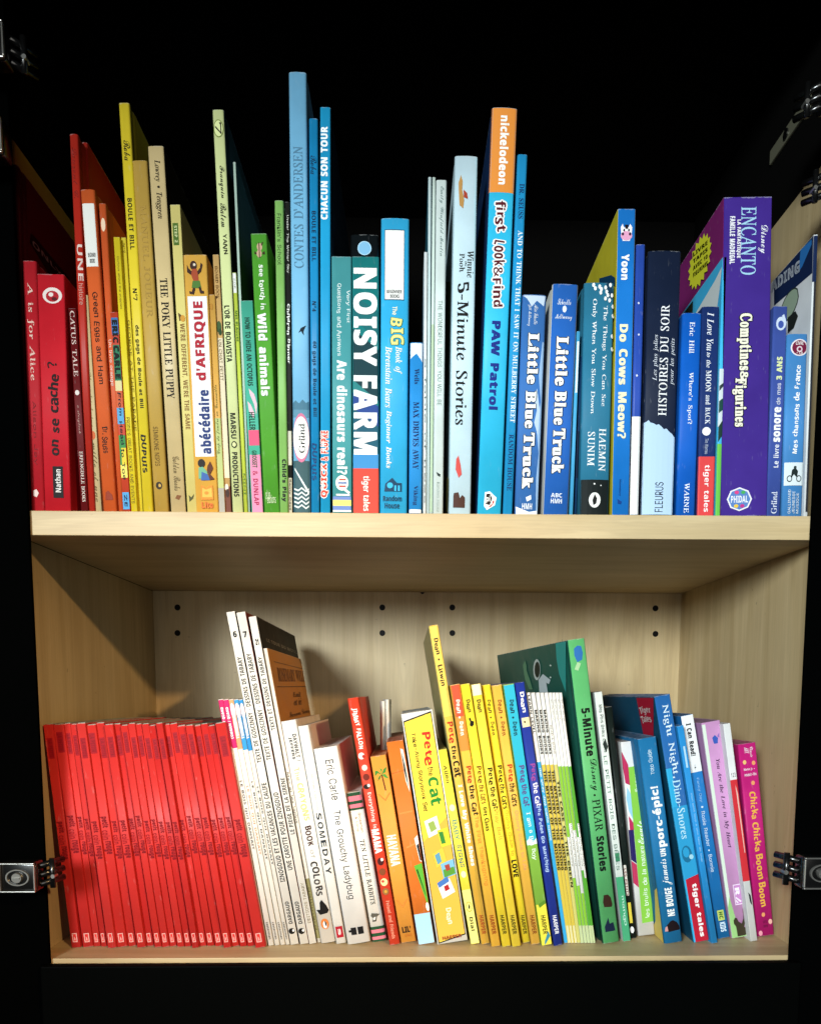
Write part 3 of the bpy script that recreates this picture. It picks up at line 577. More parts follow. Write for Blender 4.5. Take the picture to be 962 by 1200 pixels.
book(U, 'hard', 'cyan spine with a white framed label and cream lettering', (445.6, 480.5, 254.6, 256, 445.4, 476.5), '38b6ea', [
    r(268.5, 351.5, .13, .84, '1c4a66', 'spine_label'), r(269.5, 350.5, .15, .82, 'f6f3ee', 'spine_label'), t('BEGINNER', 339.5, 343.5, .22, .76, '22201e', 'B', 'h', 'label_lettering'), t('BOOKS', 345, 349, .34, .66, '22201e', 'B', 'h', 'label_lettering'),
    t('The', 359, 369, .42, .6, 'f8f4d8', 'B'), t('BIG', 372, 404, .36, .84, 'f2e890', 'K', ol='3a6a30', g=.02), t('Book of', 406, 438, .48, .78, 'f8f8e8', 'O'), t('Berenstain Bears', 406, 478, .18, .42, 'f8f8e8', 'O'), t('Beginner Books', 481, 549, .18, .42, 'f8f8e8', 'O'),
    p([(567, .2), (560, .45), (566, .62), (566, .8), (576, .8), (576, .16)], '123c5c', 'publisher_mark'), e(569, .37, 3.4, .11, '38b6ea', 'publisher_mark'), r(569, 575.5, .53, .6, '38b6ea', 'publisher_mark'), r(569, 575.5, .66, .73, '38b6ea', 'publisher_mark'), t('Random', 581, 587.5, .12, .8, '123c5c', 'B', 'h', 'publisher'), t('House', 589.5, 596, .18, .72, '123c5c', 'B', 'h', 'publisher')])
book(U, 'hard', 'short blue spine with navy serif capitals and white ends', (480.5, 496, 401, 401, 478.5, 494.5), '2f97e2', [
    p([(402, .05), (402, .95), (424, .95), (414, .5), (420, .05)], 'f0f4f6'), r(597, 601, .05, .95, 'f0ece4'), t('Wells', 432, 450, .35, .7, '10245a', 'F', n='author'), t('MAX DRIVES AWAY', 471, 550, .28, .72, '10245a', 'F'), t('Viking', 569, 592, .3, .68, '10245a', 'F', n='publisher')])
book(U, 'paper', 'thin white spine, shortest of the pale ones beside the wide sky blue spine', (497, 500.8, 295, 295, 495.5, 499.3), 'eef2f2', [t('a fable of trees', 420, 590, .3, .8, '4a5a5a', 'S')], y=.006)
book(U, 'hard', 'thin tall pale spine with a teal cover', (501.3, 505.9, 207, 207, 499.8, 503), 'cfe0e0', [], y=.008, sidecol='2c6a7c')
book(U, 'paper', 'thin tall mint spine beside the teal-covered one', (506.4, 510.6, 207, 207.5, 503.4, 506.8), 'd9e8de', [r(380, 600, .1, .9, 'b9cbab')], y=.008, sidecol='5f8d92')
book(U, 'hard', 'tall white-mint spine with thin grey lettering and a tiny bird', (511, 523.5, 210, 211, 507, 519.3), 'e2eeea', [
    t('Emily Winfield Martin', 218, 300, .3, .75, '6a7f7c', 'C', n='author'), t('THE WONDERFUL THINGS', 352, 430, .3, .72, '80948c', 'S'), t('YOU WILL BE', 434, 475, .3, .72, '80948c', 'S'), p([(553, .3), (556, .7), (559, .65), (557, .4)], '23302c', 'publisher_mark'), t('Random House', 565, 600, .35, .65, 'a8b8b2', 'S', n='publisher')])
book(U, 'hard', 'thick pale sky-blue spine with large black serif title', (530.5, 562.5, 180.5, 184, 527.5, 549.6), 'd4edf7', [
    p([(183, .9), (200, .93), (240, .88), (280, .93), (330, .9), (340, .97), (183, .97)], 'bcdfea'), t('Winnie', 293, 325, .62, .9, '1f1812', 'f', n='series_lettering'), t('the', 306, 312, .52, .6, '1f1812', 'f', n='series_lettering'), t('Pooh', 297, 319, .28, .52, '1f1812', 'f', n='series_lettering'), t('5-Minute Stories', 330, 498, .22, .72, '181412', 'f'),
    p([(205, .28), (212, .36), (222, .34), (234, .44), (244, .4), (240, .24), (226, .2), (214, .18)], 'b98a4c', 'spine_picture'), p([(222, .4), (226, .56), (233, .6), (231, .42)], 'a8402c', 'spine_picture'), p([(538, .3), (534, .4), (545, .5), (556, .56), (560, .42), (550, .28)], 'd0504a', 'spine_picture'), p([(578, .22), (582, .2), (595, .2), (595, .72), (583, .72), (580, .6), (584, .5), (577, .42)], '4a2c22', 'spine_picture')] + [
    side('L', [(522, 330), (527.5, 330), (524, 470), (520, 480)], '8a9a58'), side('L', [(520.5, 385), (525, 400), (523, 485), (520, 480)], '5f6a34'),
    side('L', [(520, 555), (525, 560), (524, 600), (519, 604)], 'b9b070')])
book(U, 'hard', 'thick bright cyan spine with an orange band across its top', (577, 606, 123.5, 127.7, 557.5, 588.4), '36c4ee', [
    r(124, 225, 0, 1, 'e8903c'), t('nickelodeon', 135, 216, .36, .7, 'fdfaf2', 'X', n='series_lettering'), t('first', 235, 272, .28, .72, '5a1420', 'K', ol='f8f2ee', g=.07), t('Look', 281, 312, .28, .74, '5a1420', 'K', ol='f8f2ee', g=.07), t('&', 313, 325, .3, .66, '5a1420', 'K', ol='f8f2ee', g=.07), t('Find', 326, 360, .28, .72, '5a1420', 'K', ol='f8f2ee', g=.07),
    t('PAW Patrol', 376, 480, .32, .68, '1c2f86', 'X'), p([(577, .3), (576, .5), (583, .78), (592, .72), (598, .4), (593, .28)], 'f8f8f4', 'publisher_mark'), p([(579, .36), (578.5, .5), (584, .6), (592, .52), (591, .34)], '221c1c', 'publisher_mark'), t('pi', 581, 590, .36, .52, 'f8f8f4', 'B', 'h', 'publisher'), p([(586, .62), (590, .62), (595, .44), (594, .56), (588, .7)], 'c43a34', 'publisher_mark')], sidecol='16345e')
book(U, 'hard', 'slim blue spine with white serif capitals, against the thick cyan one', (606.5, 618.3, 180, 181, 589, 600.5), '1f9ad4', [
    t('DR. SEUSS', 215, 256, .3, .8, '0f2f5e', 'F', n='author'), t('AND TO THINK THAT I SAW IT ON MULBERRY STREET', 270, 495, .35, .85, 'eef8fb', 'F'), t('RANDOM HOUSE', 509, 575, .3, .8, '10386a', 'F', n='publisher')])
TRK = [('u', 4)]
book(U, 'hard', 'worn blue spine with scuffed pale edges and chunky white title', (612.5, 640.5, 344, 346, 602.5, 631), '3f78c0', [
    p([(346, .02), (346, .97), (358, .9), (352, .6), (359, .4), (350, .2)], 'c9d8ea'), p([(400, .9), (440, .8), (470, .93), (500, .78), (530, .92), (560, .86), (601, .9), (601, .97), (400, .97)], '9fc0e4'), p([(455, .75), (465, .62), (480, .78), (495, .68), (510, .86), (480, .9)], 'c4d8ee'),
    t('Alice Schertle', 357, 380, .5, .68, 'e8eef6', 'C', n='author'), t('Jill McElmurry', 357, 382, .22, .4, 'e8eef6', 'C', n='author'), t('Little', 390, 450, .3, .76, 'fbfaf6', 'G', ol='2c2a34', g=.03), t('Blue', 458, 502, .28, .72, 'fbfaf6', 'G', ol='2c2a34', g=.03), t('Truck', 507, 573, .26, .72, 'fbfaf6', 'G', ol='2c2a34', g=.03),
    t('HMH', 590, 597, .3, .72, 'f0f4f8', 'B', 'h', 'publisher'), p([(580, .66), (583, .44), (588, .5), (585, .68)], 'f0f4f8', 'publisher_mark'), p([(599, .05), (594, .03), (597, .3), (600, .6), (598, .95), (603, .95), (603, .05)], 'f2f4f4')])
book(U, 'hard', 'clean blue spine with chunky white title and small script at its top', (647.5, 678, 331, 334, 636, 666), '2a6cc6', [
    t('Schertle', 350, 357, .22, .74, 'e8eef6', 'C', 'h', 'author'), e(362, .5, 4, .08, 'e8eef6', 'author'), t('McElmurry', 368, 376, .15, .8, 'e8eef6', 'C', 'h', 'author'), t('Little', 394, 452, .24, .72, 'fbfaf6', 'G', ol='2c2432', g=.03), t('Blue', 458, 498, .26, .72, 'fbfaf6', 'G', ol='2c2432', g=.03), t('Truck', 502, 555, .26, .74, 'fbfaf6', 'G', ol='2c2432', g=.03),
    t('ABC', 578, 583, .28, .72, 'f0f4f8', 'B', 'h', 'publisher'), t('HMH', 584.5, 590, .28, .72, 'f0f4f8', 'B', 'h', 'publisher')], sidecol='e6e4dc')
book(U, 'paper', 'thin cyan booklet with a pale edge beside the clean blue pair', (676.2, 679.6, 388, 388, 667, 671.5), '4fb0e0', [r(400, 460, .2, .8, 'e8f2f6')], y=.006, name='booklet')
book(U, 'paper', 'thin dark blue booklet left of the slate-teal spine', (679.8, 682, 417, 417, 672, 676), '123c66', [r(505, 560, .3, .9, '0c1c34')], y=.012, name='booklet')
book(U, 'hard', 'slate teal spine with white blossoms at top and a black foot', (684, 721, 332, 330, 679.5, 713), '2f7c9c', [
    r(562, 604, 0, 1, '141c1c'), t('The Things You Can See', 358, 476, .62, .8, 'f2f6f6', 'f'), t('Only When You Slow Down', 350, 485, .26, .44, 'f2f6f6', 'f'), t('HAEMIN', 502, 552, .6, .84, 'f4f8f8', 'f', n='author'), t('SUNIM', 506, 546, .22, .46, 'f4f8f8', 'f', n='author'),
    e(586, .5, 9, .2, 'f4f4f0', 'publisher_mark'), p([(579, .5), (584, .58), (590, .56), (592, .46), (586, .42)], '1c1c1c', 'publisher_mark'), e(567, .48, 1, .03, 'f4f4f0'), p([(332, .72), (326, .8), (324, .9), (345, .97), (350, .9), (342, .8)], '173a52'), e(569, .7, .8, .02, 'f4f4f0')] + [
    e(334 + dy, u_, 2.6, .05, 'f4f6f4', 'blossoms', 8) for dy, u_ in ((0, .3), (4, .36), (2, .5), (5, .56), (9, .54), (3, .7), (8, .74), (12, .78), (16, .7), (0, .86), (12, .92), (18, .84), (25, .96), (36, .97), (60, .96), (75, .97))])
book(U, 'board', 'tall blue spine with a cow face and yellow front cover', (723.5, 745.5, 244, 245, 716.8, 737), '1f7fd8', [
    p([(262, .28), (266, .18), (272, .2), (282, .3), (282, .7), (272, .8), (266, .82), (262, .7), (266, .62), (266, .36)], 'f6f0f2', 'cow_face'), p([(263, .4), (263, .62), (268, .58), (268, .44)], '1a1420', 'cow_face'), e(276, .5, 5.4, .32, 'e8a4c6', 'cow_face'), e(269.5, .37, 1.6, .05, '1a1420', 'cow_face', 8), e(269.5, .63, 1.6, .05, '1a1420', 'cow_face', 8), e(274, .3, 2, .07, '3a2438', 'cow_face', 8), e(274, .7, 2, .07, '3a2438', 'cow_face', 8),
    t('Yoon', 298, 328, .25, .68, 'fdfdfa', 'X', n='author'), t('Do Cows Meow?', 380, 514, .22, .7, 'f6f2c8', 'X'), p([(585, .3), (588, .55), (591, .5), (590, .32)], '123c86', 'publisher_mark'), t('bloomsbury', 562, 581, .35, .5, '123c86', 'S', n='publisher'),
    side('L', [(716, 322), (720.5, 325), (720.5, 335), (715, 331), (702, 333), (702, 326)], '17466a', 'cover_picture')], sidecol='d8c832')
book(U, 'hard', 'slim indigo spine with a white lower third', (746, 756, 286, 286, 737.3, 748.8), '2f52b4', [r(488, 603, .02, .98, 'f2f2ee'), e(355, .4, 1.2, .1, 'e8ecf6', 'spine_emblem', 8), e(392, .5, 1.2, .1, 'e8ecf6', 'spine_emblem', 8), e(440, .4, 1.4, .1, 'e8ecf6', 'spine_emblem', 8)], y=.007)
book(U, 'hard', 'wide midnight navy spine with pale blue lower part and white upward capitals', (760.5, 799, 292.5, 294.5, 751, 789.5), '16223c', [
    p([(495, .0), (494, .08), (492, .14), (495, .2), (496, .3), (498, .38), (497, .45), (500, .55), (503, .62), (502, .7), (506, .8), (508, .88), (511, .94), (512, 1), (603, 1), (603, 0)], 'bcd8f4'), t('HISTOIRES DU SOIR', 357, 487, .42, .68, 'f6f6f8', 'f', 'u'), t('Les plus jolies', 392, 446, .22, .38, 'dfe4ee', 'I', 'u', 'subtitle'), t('pour les petits', 396, 451, .74, .9, 'dfe4ee', 'I', 'u', 'subtitle'), t('FLEURUS', 565, 600, .4, .66, '1a2030', 'S', 'u', 'publisher')])
book(U, 'hard', 'medium blue spine with white serif words, shorter than the navy one', (800.5, 822.5, 366, 367, 791.5, 815.5), '1264cc', [
    t('Eric Hill', 377, 414, .38, .64, 'f4f8fc', 'f', n='author'), t("Where's Spot?", 436, 497, .38, .66, 'f4f8fc', 'f'), t('WARNE', 566, 601, .38, .64, 'f4f8fc', 'f', n='publisher')])
book(U, 'board', 'navy spine with a white moon dot above a red block', (823, 843, 358.5, 359.5, 816.3, 836.8), '1c3470', [
    r(535, 606, 0, 1, 'e2494a', 'publisher_label'), t('I Love You', 366, 411, .3, .68, 'e8ecf4', 'O'), t('to the', 413, 431, .32, .58, 'e8ecf4', 'O'), t('MOON', 434, 459, .3, .62, 'f2f4f8', 'F'), t('and BACK', 463, 497, .32, .62, 'e8ecf4', 'F'), e(505.5, .42, 5, .25, 'fbfbfb', 'moon'), t('Tim Warnes', 514, 532, .35, .55, 'c4cce0', 'S', n='author'), t('tiger tales', 545, 600, .28, .7, 'fdf3f0', 'B', n='publisher')])
book(U, 'board', 'thin cyan and white board book with a green foot beside the navy moon', (847.5, 852.5, 302, 300, 837.3, 844.8), '45bdf0', [
    r(432, 500, 0, 1, 'd2dce0'), r(520, 606, 0, 1, '6cc24e'), p([(452, .1), (448, .9), (452, .9), (458, .1)], '2c3c3c'), p([(470, .1), (466, .9), (480, .9), (484, .1)], '1f4a44'), p([(500, .1), (492, .9), (510, .9), (518, .1)], '1f3c34'),
    side('L', [(846, 312), (838, 328), (812, 372), (813, 380), (823, 388), (833, 380), (840, 362), (843, 340)], 'e4ecec', 'cover_picture'), side('L', [(812, 352), (800, 368), (800, 378), (811, 374)], '2c3426', 'cover_picture')])
book(U, 'box', 'broad purple boxed book with a yellow starburst on its magenta side', (845.5, 907.3, 231.5, 229.5, 845.5, 897), '40268a', [
    t('Disney', 264, 297, .72, .92, 'f2f2fa', 'C', n='series_lettering'), t('ENCANTO', 242, 322, .36, .68, 'a8d4ee', 'f', n='series_lettering'), t('LA FANTASTIQUE', 257, 302, .27, .36, 'f0eef6', 'X', n='subtitle'), t('FAMILLE MADRIGAL', 253, 309, .13, .24, 'f0eef6', 'X', n='subtitle'),
    t('Comptines', 367, 434, .3, .62, 'f7f3dc', 'G', ol='171030', g=.045), t('&', 435, 446, .38, .55, 'f7f3dc', 'G', ol='171030', g=.045), t('Figurines', 443, 500, .22, .52, 'f7f3dc', 'G', ol='171030', g=.045),
    e(585, .4, 14, .27, 'f2eef4', 'publisher_mark', 8), e(585, .4, 12.3, .235, '5f86c4', 'publisher_mark', 8), t('PHIDAL', 581, 589, .22, .58, 'f8f8f8', 'B', 'h', 'publisher'), e(577, .34, 2.2, .05, 'e2488a', 'publisher_mark', 8), e(577, .48, 2.2, .05, '4cae62', 'publisher_mark', 8), e(593, .33, 2.2, .05, 'f0c84a', 'publisher_mark', 8), e(593, .46, 2.2, .05, 'c43a8c', 'publisher_mark', 8),
    side('L', [(820 + 13 * (1 if i % 2 else .82) * math.cos(i * math.pi / 18) + 0.16 * 30 * math.sin(-i * math.pi / 18), 306 + 33 * (1 if i % 2 else .84) * math.sin(i * math.pi / 18) - 6 * math.cos(i * math.pi / 18)) for i in range(36)], 'ecea3a', 'starburst')] + [
    stext('L', s_, [(812, 296 + k * 8), (829, 281 + k * 8), (829, 286 + k * 8), (812, 301 + k * 8)], '3a3a10', 'X', 'starburst_lettering') for k, s_ in enumerate(('LIVRE', 'TAPIS', 'AVEC 10', 'FIGURINES'))], sidecol='86266e')
book(U, 'board', 'indigo-blue spine with white upward lettering beside the purple box', (906.8, 923, 359, 358.5, 897.5, 914.5), '4258a8', [
    e(379, .55, 8, .34, 'cfdcf0'), e(380, .55, 4.5, .2, '4258a8'), p([(370, .6), (368, .75), (378, .95), (384, .85), (376, .78)], 'cfdcf0'), t('3 ANS', 418, 445, .35, .75, 'e2ecb0', 'X', 'u'), t('de mes', 449, 474, .4, .7, 'f0f2f8', 'S', 'u'), t('sonore', 477, 518, .3, .78, 'fbfbfc', 'X', 'u'), t('Le livre', 521, 548, .35, .72, 'f0f2f8', 'B', 'u'), t('Gründ', 576, 602, .3, .72, 'dfe4f2', 'f', 'u', 'publisher')])
book(U, 'hard', 'sky-blue spine with a maroon round badge and a small photo label', (923.5, 946.3, 391, 391, 915, 941.5), '4a8fd0', [
    e(407, .6, 10, .42, 'f0e6ea'), e(407, .6, 8.6, .35, '7a2040'), t('LIVRE', 400, 404, .42, .78, 'f4ecec', 'B', 'h', 'badge_lettering'), e(409, .6, 3.5, .14, 'e8d4dc'), e(409, .6, 2, .08, '7a2040'), t('+ CD', 412, 415, .45, .75, 'f4ecec', 'B', 'h', 'badge_lettering'), t('Mes chansons de France', 428, 532, .38, .68, 'fbfbfb', 'K', 'u'),
    r(542, 569, .05, .97, 'dfeaee', 'photo_label'), e(561, .3, 4, .13, '2c3a3a', 'photo_label'), e(561, .3, 2.8, .09, 'dfeaee', 'photo_label'), e(561, .75, 4, .13, '2c3a3a', 'photo_label'), e(561, .75, 2.8, .09, 'dfeaee', 'photo_label'), p([(551, .4), (548, .55), (552, .7), (560, .66), (556, .5), (561, .36)], '1f2c2c', 'photo_label'), e(548, .55, 2, .07, '2c3a3a', 'photo_label', 10),
    t('GALLIMARD', 574, 602, .25, .38, 'e8f2fa', 'S', 'u', 'publisher'), t('JEUNESSE', 576, 602, .45, .58, 'e8f2fa', 'S', 'u', 'publisher'), t('MUSIQUE', 578, 602, .65, .78, 'e8f2fa', 'S', 'u', 'publisher')])
book(U, 'paper', 'thin book with a navy banner on its cover, farthest right on the upper shelf', (953.5, 959, 275, 274, 942, 946), 'eef2f4', [
    r(276, 330, 0, 1, '16284e'), p([(330, .4), (600, .4), (600, .9), (330, .9)], '2a2c34', 'spine_panel'),
    side('L', [(953, 275), (953, 318), (907, 358), (907, 322)], '16284e', 'cover_banner'), side('L', [(951, 280), (951, 286), (940, 312), (936, 318), (938, 292)], '2f78c0', 'cover_banner'), stext('L', 'READING', [(892, 339), (937, 304), (937, 318), (892, 352)], 'cfd8e4', 'X'),
    side('L', [(925 + 11 * math.cos(i * .4) - 2 * math.sin(i * .4), 357 + 18 * math.sin(i * .4) - 10 * math.cos(i * .4)) for i in range(15)], '2f3a34', 'cover_picture'), side('L', [(925 + 10 * math.cos(i * .4) - 2 * math.sin(i * .4), 357 + 16.5 * math.sin(i * .4) - 9 * math.cos(i * .4)) for i in range(15)], '9fb49c', 'cover_picture'),
    side('L', [(923, 372), (932, 364), (935, 370), (930, 384), (923, 390)], '242a28', 'cover_picture')], dep=.20, y=.004)

# ---------------- lower shelf, left to right
Lw = 'l'
edges = [84, 97, 110, 118.5, 126, 137, 150, 160.5, 171.5, 181, 190, 199, 207.5, 216.5, 225, 233.5, 242.5, 252, 262, 271.5, 281, 290, 299, 312]
rs = random.Random(3)
for i in range(23):
    x0, x1 = edges[i], edges[i + 1] - .4
    f0, f1 = (x0 - 84) / 228, (x1 - 84) / 228
    yb = 1112 - rs.uniform(0, 2.5) + (1.5 if i in (4, 9, 14) else 0)
    yt = 849 + rs.uniform(-1.5, 1.8)
    if i == 0: x1 -= 2
    lab = 'thin glossy red book in the long row of matching red books'
    if i == 0: lab = 'leftmost of the matching red books, by the steel hinge with a dark gap after it'
    if i == 22: lab = 'rightmost of the matching red books, touching the pink spines'
    sh = ('d8332f', 'dc3734', 'd02e2c', 'da3532', 'd4302e')[rs.randrange(5)]
    o1 = rs.uniform(-4, 4)
    book(Lw, 'paper', lab, (50 + f0 * 214, 50 + f1 * 214, yt, yt, x0, x1, yb, yb - .6), sh, [
        r(862 + o1, 886 + o1, .2, .8, 'a81522'), t('LA PETITE', 864 + o1, 884 + o1, .3, .7, '8c101c', 'B', n='series_lettering'),
        t('petit', 960 + o1, 973 + o1, .12, .88, '85101a', 'X'), t('coin', 976 + o1, 987 + o1, .15, .85, '98161f', 'B'), t('rouge', 989 + o1, 1004 + o1, .12, .88, '85101a', 'X'),
        p([(1094, .24), (1094, .76), (1104.5, .76), (1104.5, .24)], 'e8a8a2', 'publisher_mark'), p([(1095, .34), (1095, .66), (1103.5, .66), (1103.5, .34)], sh, 'publisher_mark'), p([(1097.5, .44), (1100, .56), (1102.5, .56), (1102.5, .44)], 'e8a8a2', 'publisher_mark')],
        dep=.165, group='matching red books on the lower shelf', pages='93a89c', proud=.0007)  # grey-green page colour includes the shade on the book tops
five = [((256, 260.8), (306, 313.6), 'd81f6a', 'magenta topped paperback half hidden behind the last red book'), ((261.3, 267.2), (314.2, 321.4), 'dc2470', 'thin white paperback with a fully visible magenta top band'),
        ((267.8, 273.2), (321.8, 328.2), 'f0a878', 'thin white paperback with an orange top band'), ((273.8, 279), (328.6, 334.6), '3a9fdc', 'thin white paperback with a blue top band, beside the orange topped one'), ((279.5, 284.5), (335, 339.8), '2f93d6', 'thin white paperback with a blue top band, beside the tall white albums')]
for k, ((a0, a1), (b0, b1), c_, lab) in enumerate(five):
    book(Lw, 'paper', lab, (a0, a1, 820, 819.5, b0, b1, 1109.5 - .4 * k, 1109 - .4 * k), 'f4efe6', [
        r(820.5, 876 + k, 0, 1, c_, 'top_band'), t('COMBIEN / QUAND' if k < 2 else 'TIRELI PERLI', 829, 866, .2, .8, 'fbf4f6', 'X', 'u', 'series_lettering'),
        t('.. LE BOIS QUI DANSAIT', 914 - (k % 2) * 6, 990 + 6 * k, .25, .75, '1c1a1c' if k not in (2,) else 'c48a5a', 'B'), t('casterman', 1081, 1101, .3, .7, '4a4440', 'B', n='publisher')] + ([e(833, .5, 9, .5, 'f6e4ee', 'top_band'), e(850, .5, 13, .34, 'f4ecf0', 'top_band')] if k > 1 else []), dep=.15, group='white paperbacks with coloured top bands')
trio = [((264.5, 275.3), (717.5, 716.6), (340.5, 350.5, 1108, 1107), '6', 743, 'TEXTE DE GOSCINNY - DESSINS DE TABARY', 770, 894, 'IZNOGOUD ET LES VACANCES DU CALIFE', 918, 1034, 'tall white album numbered 6, leftmost of three leaning ones'),
        ((276.5, 287.3), (718, 717), (351.5, 362.2, 1107.5, 1106.5), '7', 743, 'TEXTE DE GOSCINNY - DESSINS DE TABARY', 766, 891, 'UNE CAROTTE POUR IZNOGOUD', 929, 1020, 'tall white album numbered 7, middle of three leaning ones'),
        ((290, 301), (723, 722.3), (363, 370.5, 1107, 1106), '21', 752, 'TEXTE ET DESSINS DE TABARY', 770, 856, 'LE PIEGE DE LA SIRENE', 912, 978, 'tall white album numbered 21 with a black back cover')]
for k, (tx, ty, b4, num, yn, s1, y0, y1, s2, y2, y3, lab) in enumerate(trio):
    fe = [t(num, yn - 3, yn + 4, .3, .72, '181414', 'X', 'h', 'number'), t(s1, y0, y1, .24, .76, '1e1a18', 'B', 'u', 'author'), t(s2, y2, y3, .24, .8, '120e0e', 'B', 'u')]
    if k < 2: fe += [t('DARGAUD', 1057, 1083, .28, .74, '161212', 'B', 'u', 'publisher'), e(1091.5, .45, 3.5, .38, '14100e', 'publisher_mark', 12), e(1091, .65, 1.6, .14, 'f4efe6', 'publisher_mark', 8)]
    else: fe += [t('EDITIONS TABARY', 1035, 1082, .35, .75, '8a7a5a', 'S', 'u', 'publisher')]
    if k == 2: fe += [stext('R', 'LE TOUR DU MONDE', [(312, 748), (350, 764), (351, 768), (313, 752)], '8a8680', 'B')]
    book(Lw, 'paper', lab, (*tx, *ty, *b4), 'f4efe6', fe, dep=.215, group='tall white comic albums leaning left', sidecol='201a16' if k == 2 else ('7a2418' if k == 1 else '1c1a18'))
book(Lw, 'hard', 'white spine with a kraft brown cover, right of the tall numbered albums', (307.5, 313.2, 760, 760, 371, 376.5, 1105.5, 1105), 'f2ece0', [
    t('Max et les lapins', 905, 965, .25, .75, '1a1714', 'H'), r(1030, 1100, .1, .9, '8a8458'), t('gallimard', 1040, 1090, .3, .7, '4a4628', 'S', n='publisher'),
    side('R', [(321, 775), (360, 785), (360, 785.6), (321, 775.8)], '6a4418', 'cover_print'), stext('R', 'ROSEMARY WELLS', [(324.5, 782), (358, 787), (360, 799), (327, 799)], '6a3a18', 'F'), side('R', [(325, 804.5), (361, 804.5), (361, 805.3), (325, 805.3)], '6a4418', 'cover_print'),
    stext('R', 'Emil', [(343, 811), (352, 811), (353, 817), (344, 817)], '5a3414', 'O'), stext('R', 'est ici', [(344, 819), (353, 818), (354, 826), (345, 827)], '5a3414', 'O'), stext('R', 'Susanna Denis', [(339, 835), (361, 829), (363, 835), (340, 841)], '4a2a10', 'C')], dep=.20, sidecol='c98a3e')
book(Lw, 'hard', 'wide white spine with crayon-coloured hand lettering and a black crayon tip', (327.5, 347.5, 846, 843.5, 376.5, 393, 1106.5, 1104.5), 'f4f1ec', [
    r(1069, 1105, 0, 1, 'b9b0a4', 'publisher_label'), t('DAYWALT /', 861, 893, .6, .84, '1e1a18', 'B', n='author'), t('JEFFERS', 864, 890, .3, .52, '1e1a18', 'B', n='author'), t('The', 899, 915, .3, .66, 'c9c08a', 'H'), t('CRAYONS', 918, 962, .28, .76, 'cfd08a', 'K'), t('BOOK', 968, 992, .3, .74, '4a2a22', 'K'), t('of', 996, 1006, .38, .66, 'b9b4ac', 'H'), t('COLORS', 1010, 1050, .26, .78, '3a3430', 'K'),
    p([(1055, .55), (1062, .8), (1068, .92), (1071, .8), (1072, .3), (1066, .1), (1066, .35), (1058, .4)], '14110f', 'crayon_tip'), e(1083, .5, 6.2, .27, 'd2793c', 'publisher_mark', 20), e(1084, .5, 4.2, .13, 'f6f2ec', 'publisher_mark', 14), p([(1079, .5), (1082, .62), (1086, .6), (1085, .52)], '1c1816', 'publisher_mark')], dep=.17)
book(Lw, 'hard', 'narrow white spine with widely spaced dark letters and a small red tag', (348, 361.8, 851, 850.5, 394, 405.8, 1107, 1105.5), 'f3f0ea', [
    t('McGhee • Reynolds', 908, 950, .35, .62, 'a8a49c', 'S', n='author')] + [t(ch, 953 + 10.6 * k, 961 + 10.6 * k,   .25, .75, '2c3238', 'B') for k, ch in enumerate('SOMEDAY')] + [r(1086, 1099, .2, .85, 'a81828', 'publisher_mark'), t('s', 1089, 1096, .4, .65, 'f4e8e4', 'B', n='publisher')], dep=.16)
book(Lw, 'hard', 'wide white spine with plain black lettering and two black bars at its foot', (365.8, 395.7, 877.6, 875, 407, 434.5, 1108, 1103), 'f5f2ee', [
    t('Eric Carle', 891, 938, .4, .74, '121010', 'S', n='author'), t('The Grouchy Ladybug', 950, 1054, .3, .66, '161414', 'S'), p([(1087, .25), (1087, .48), (1095.5, .48), (1095.5, .25)], '141212', 'publisher_mark'), p([(1087, .54), (1087, .78), (1095.5, .78), (1095.5, .54)], '141212', 'publisher_mark'), p([(1089.5, .15), (1089.5, .3), (1092, .3), (1092, .15)], '141212', 'publisher_mark')], dep=.165)
book(Lw, 'hard', 'short cream spine with pink and green stripes at both ends', (405, 423, 930, 927.4, 436, 453.5, 1105, 1104), 'f0ece2', [
    r(929, 933, 0, 1, '1f4a2c'), r(933, 939, 0, 1, 'e47a8a'), r(939, 942.5, 0, 1, '1f4a2c'), r(942.5, 947, 0, 1, 'e47a8a'), r(947, 949.5, 0, 1, '1f4a2c'),
    r(1086, 1089.5, 0, 1, '1f4a2c'), r(1089.5, 1093.5, 0, 1, 'e47a8a'), r(1093.5, 1097.5, 0, 1, '1f4a2c'), r(1097.5, 1101, 0, 1, 'e47a8a'), r(1101, 1106, 0, 1, '1f4a2c'),
    t('Grossman', 953, 976, .55, .72, 'b99a7a', 'S', n='author'), t('& Long', 957, 974, .28, .44, 'b99a7a', 'S', n='author'), t('TEN LITTLE RABBITS', 984, 1060, .35, .66, '2a2a26', 'f'), p([(1070, .3), (1073, .2), (1076, .35), (1080, .25), (1080, .5), (1075, .6), (1072, .85), (1071, .6)], '5a564c', 'rabbit_sketch'), p([(1075.5, .38), (1078, .34), (1078, .46), (1074.5, .54)], 'f0ece2', 'rabbit_sketch')], dep=.14, y=None)
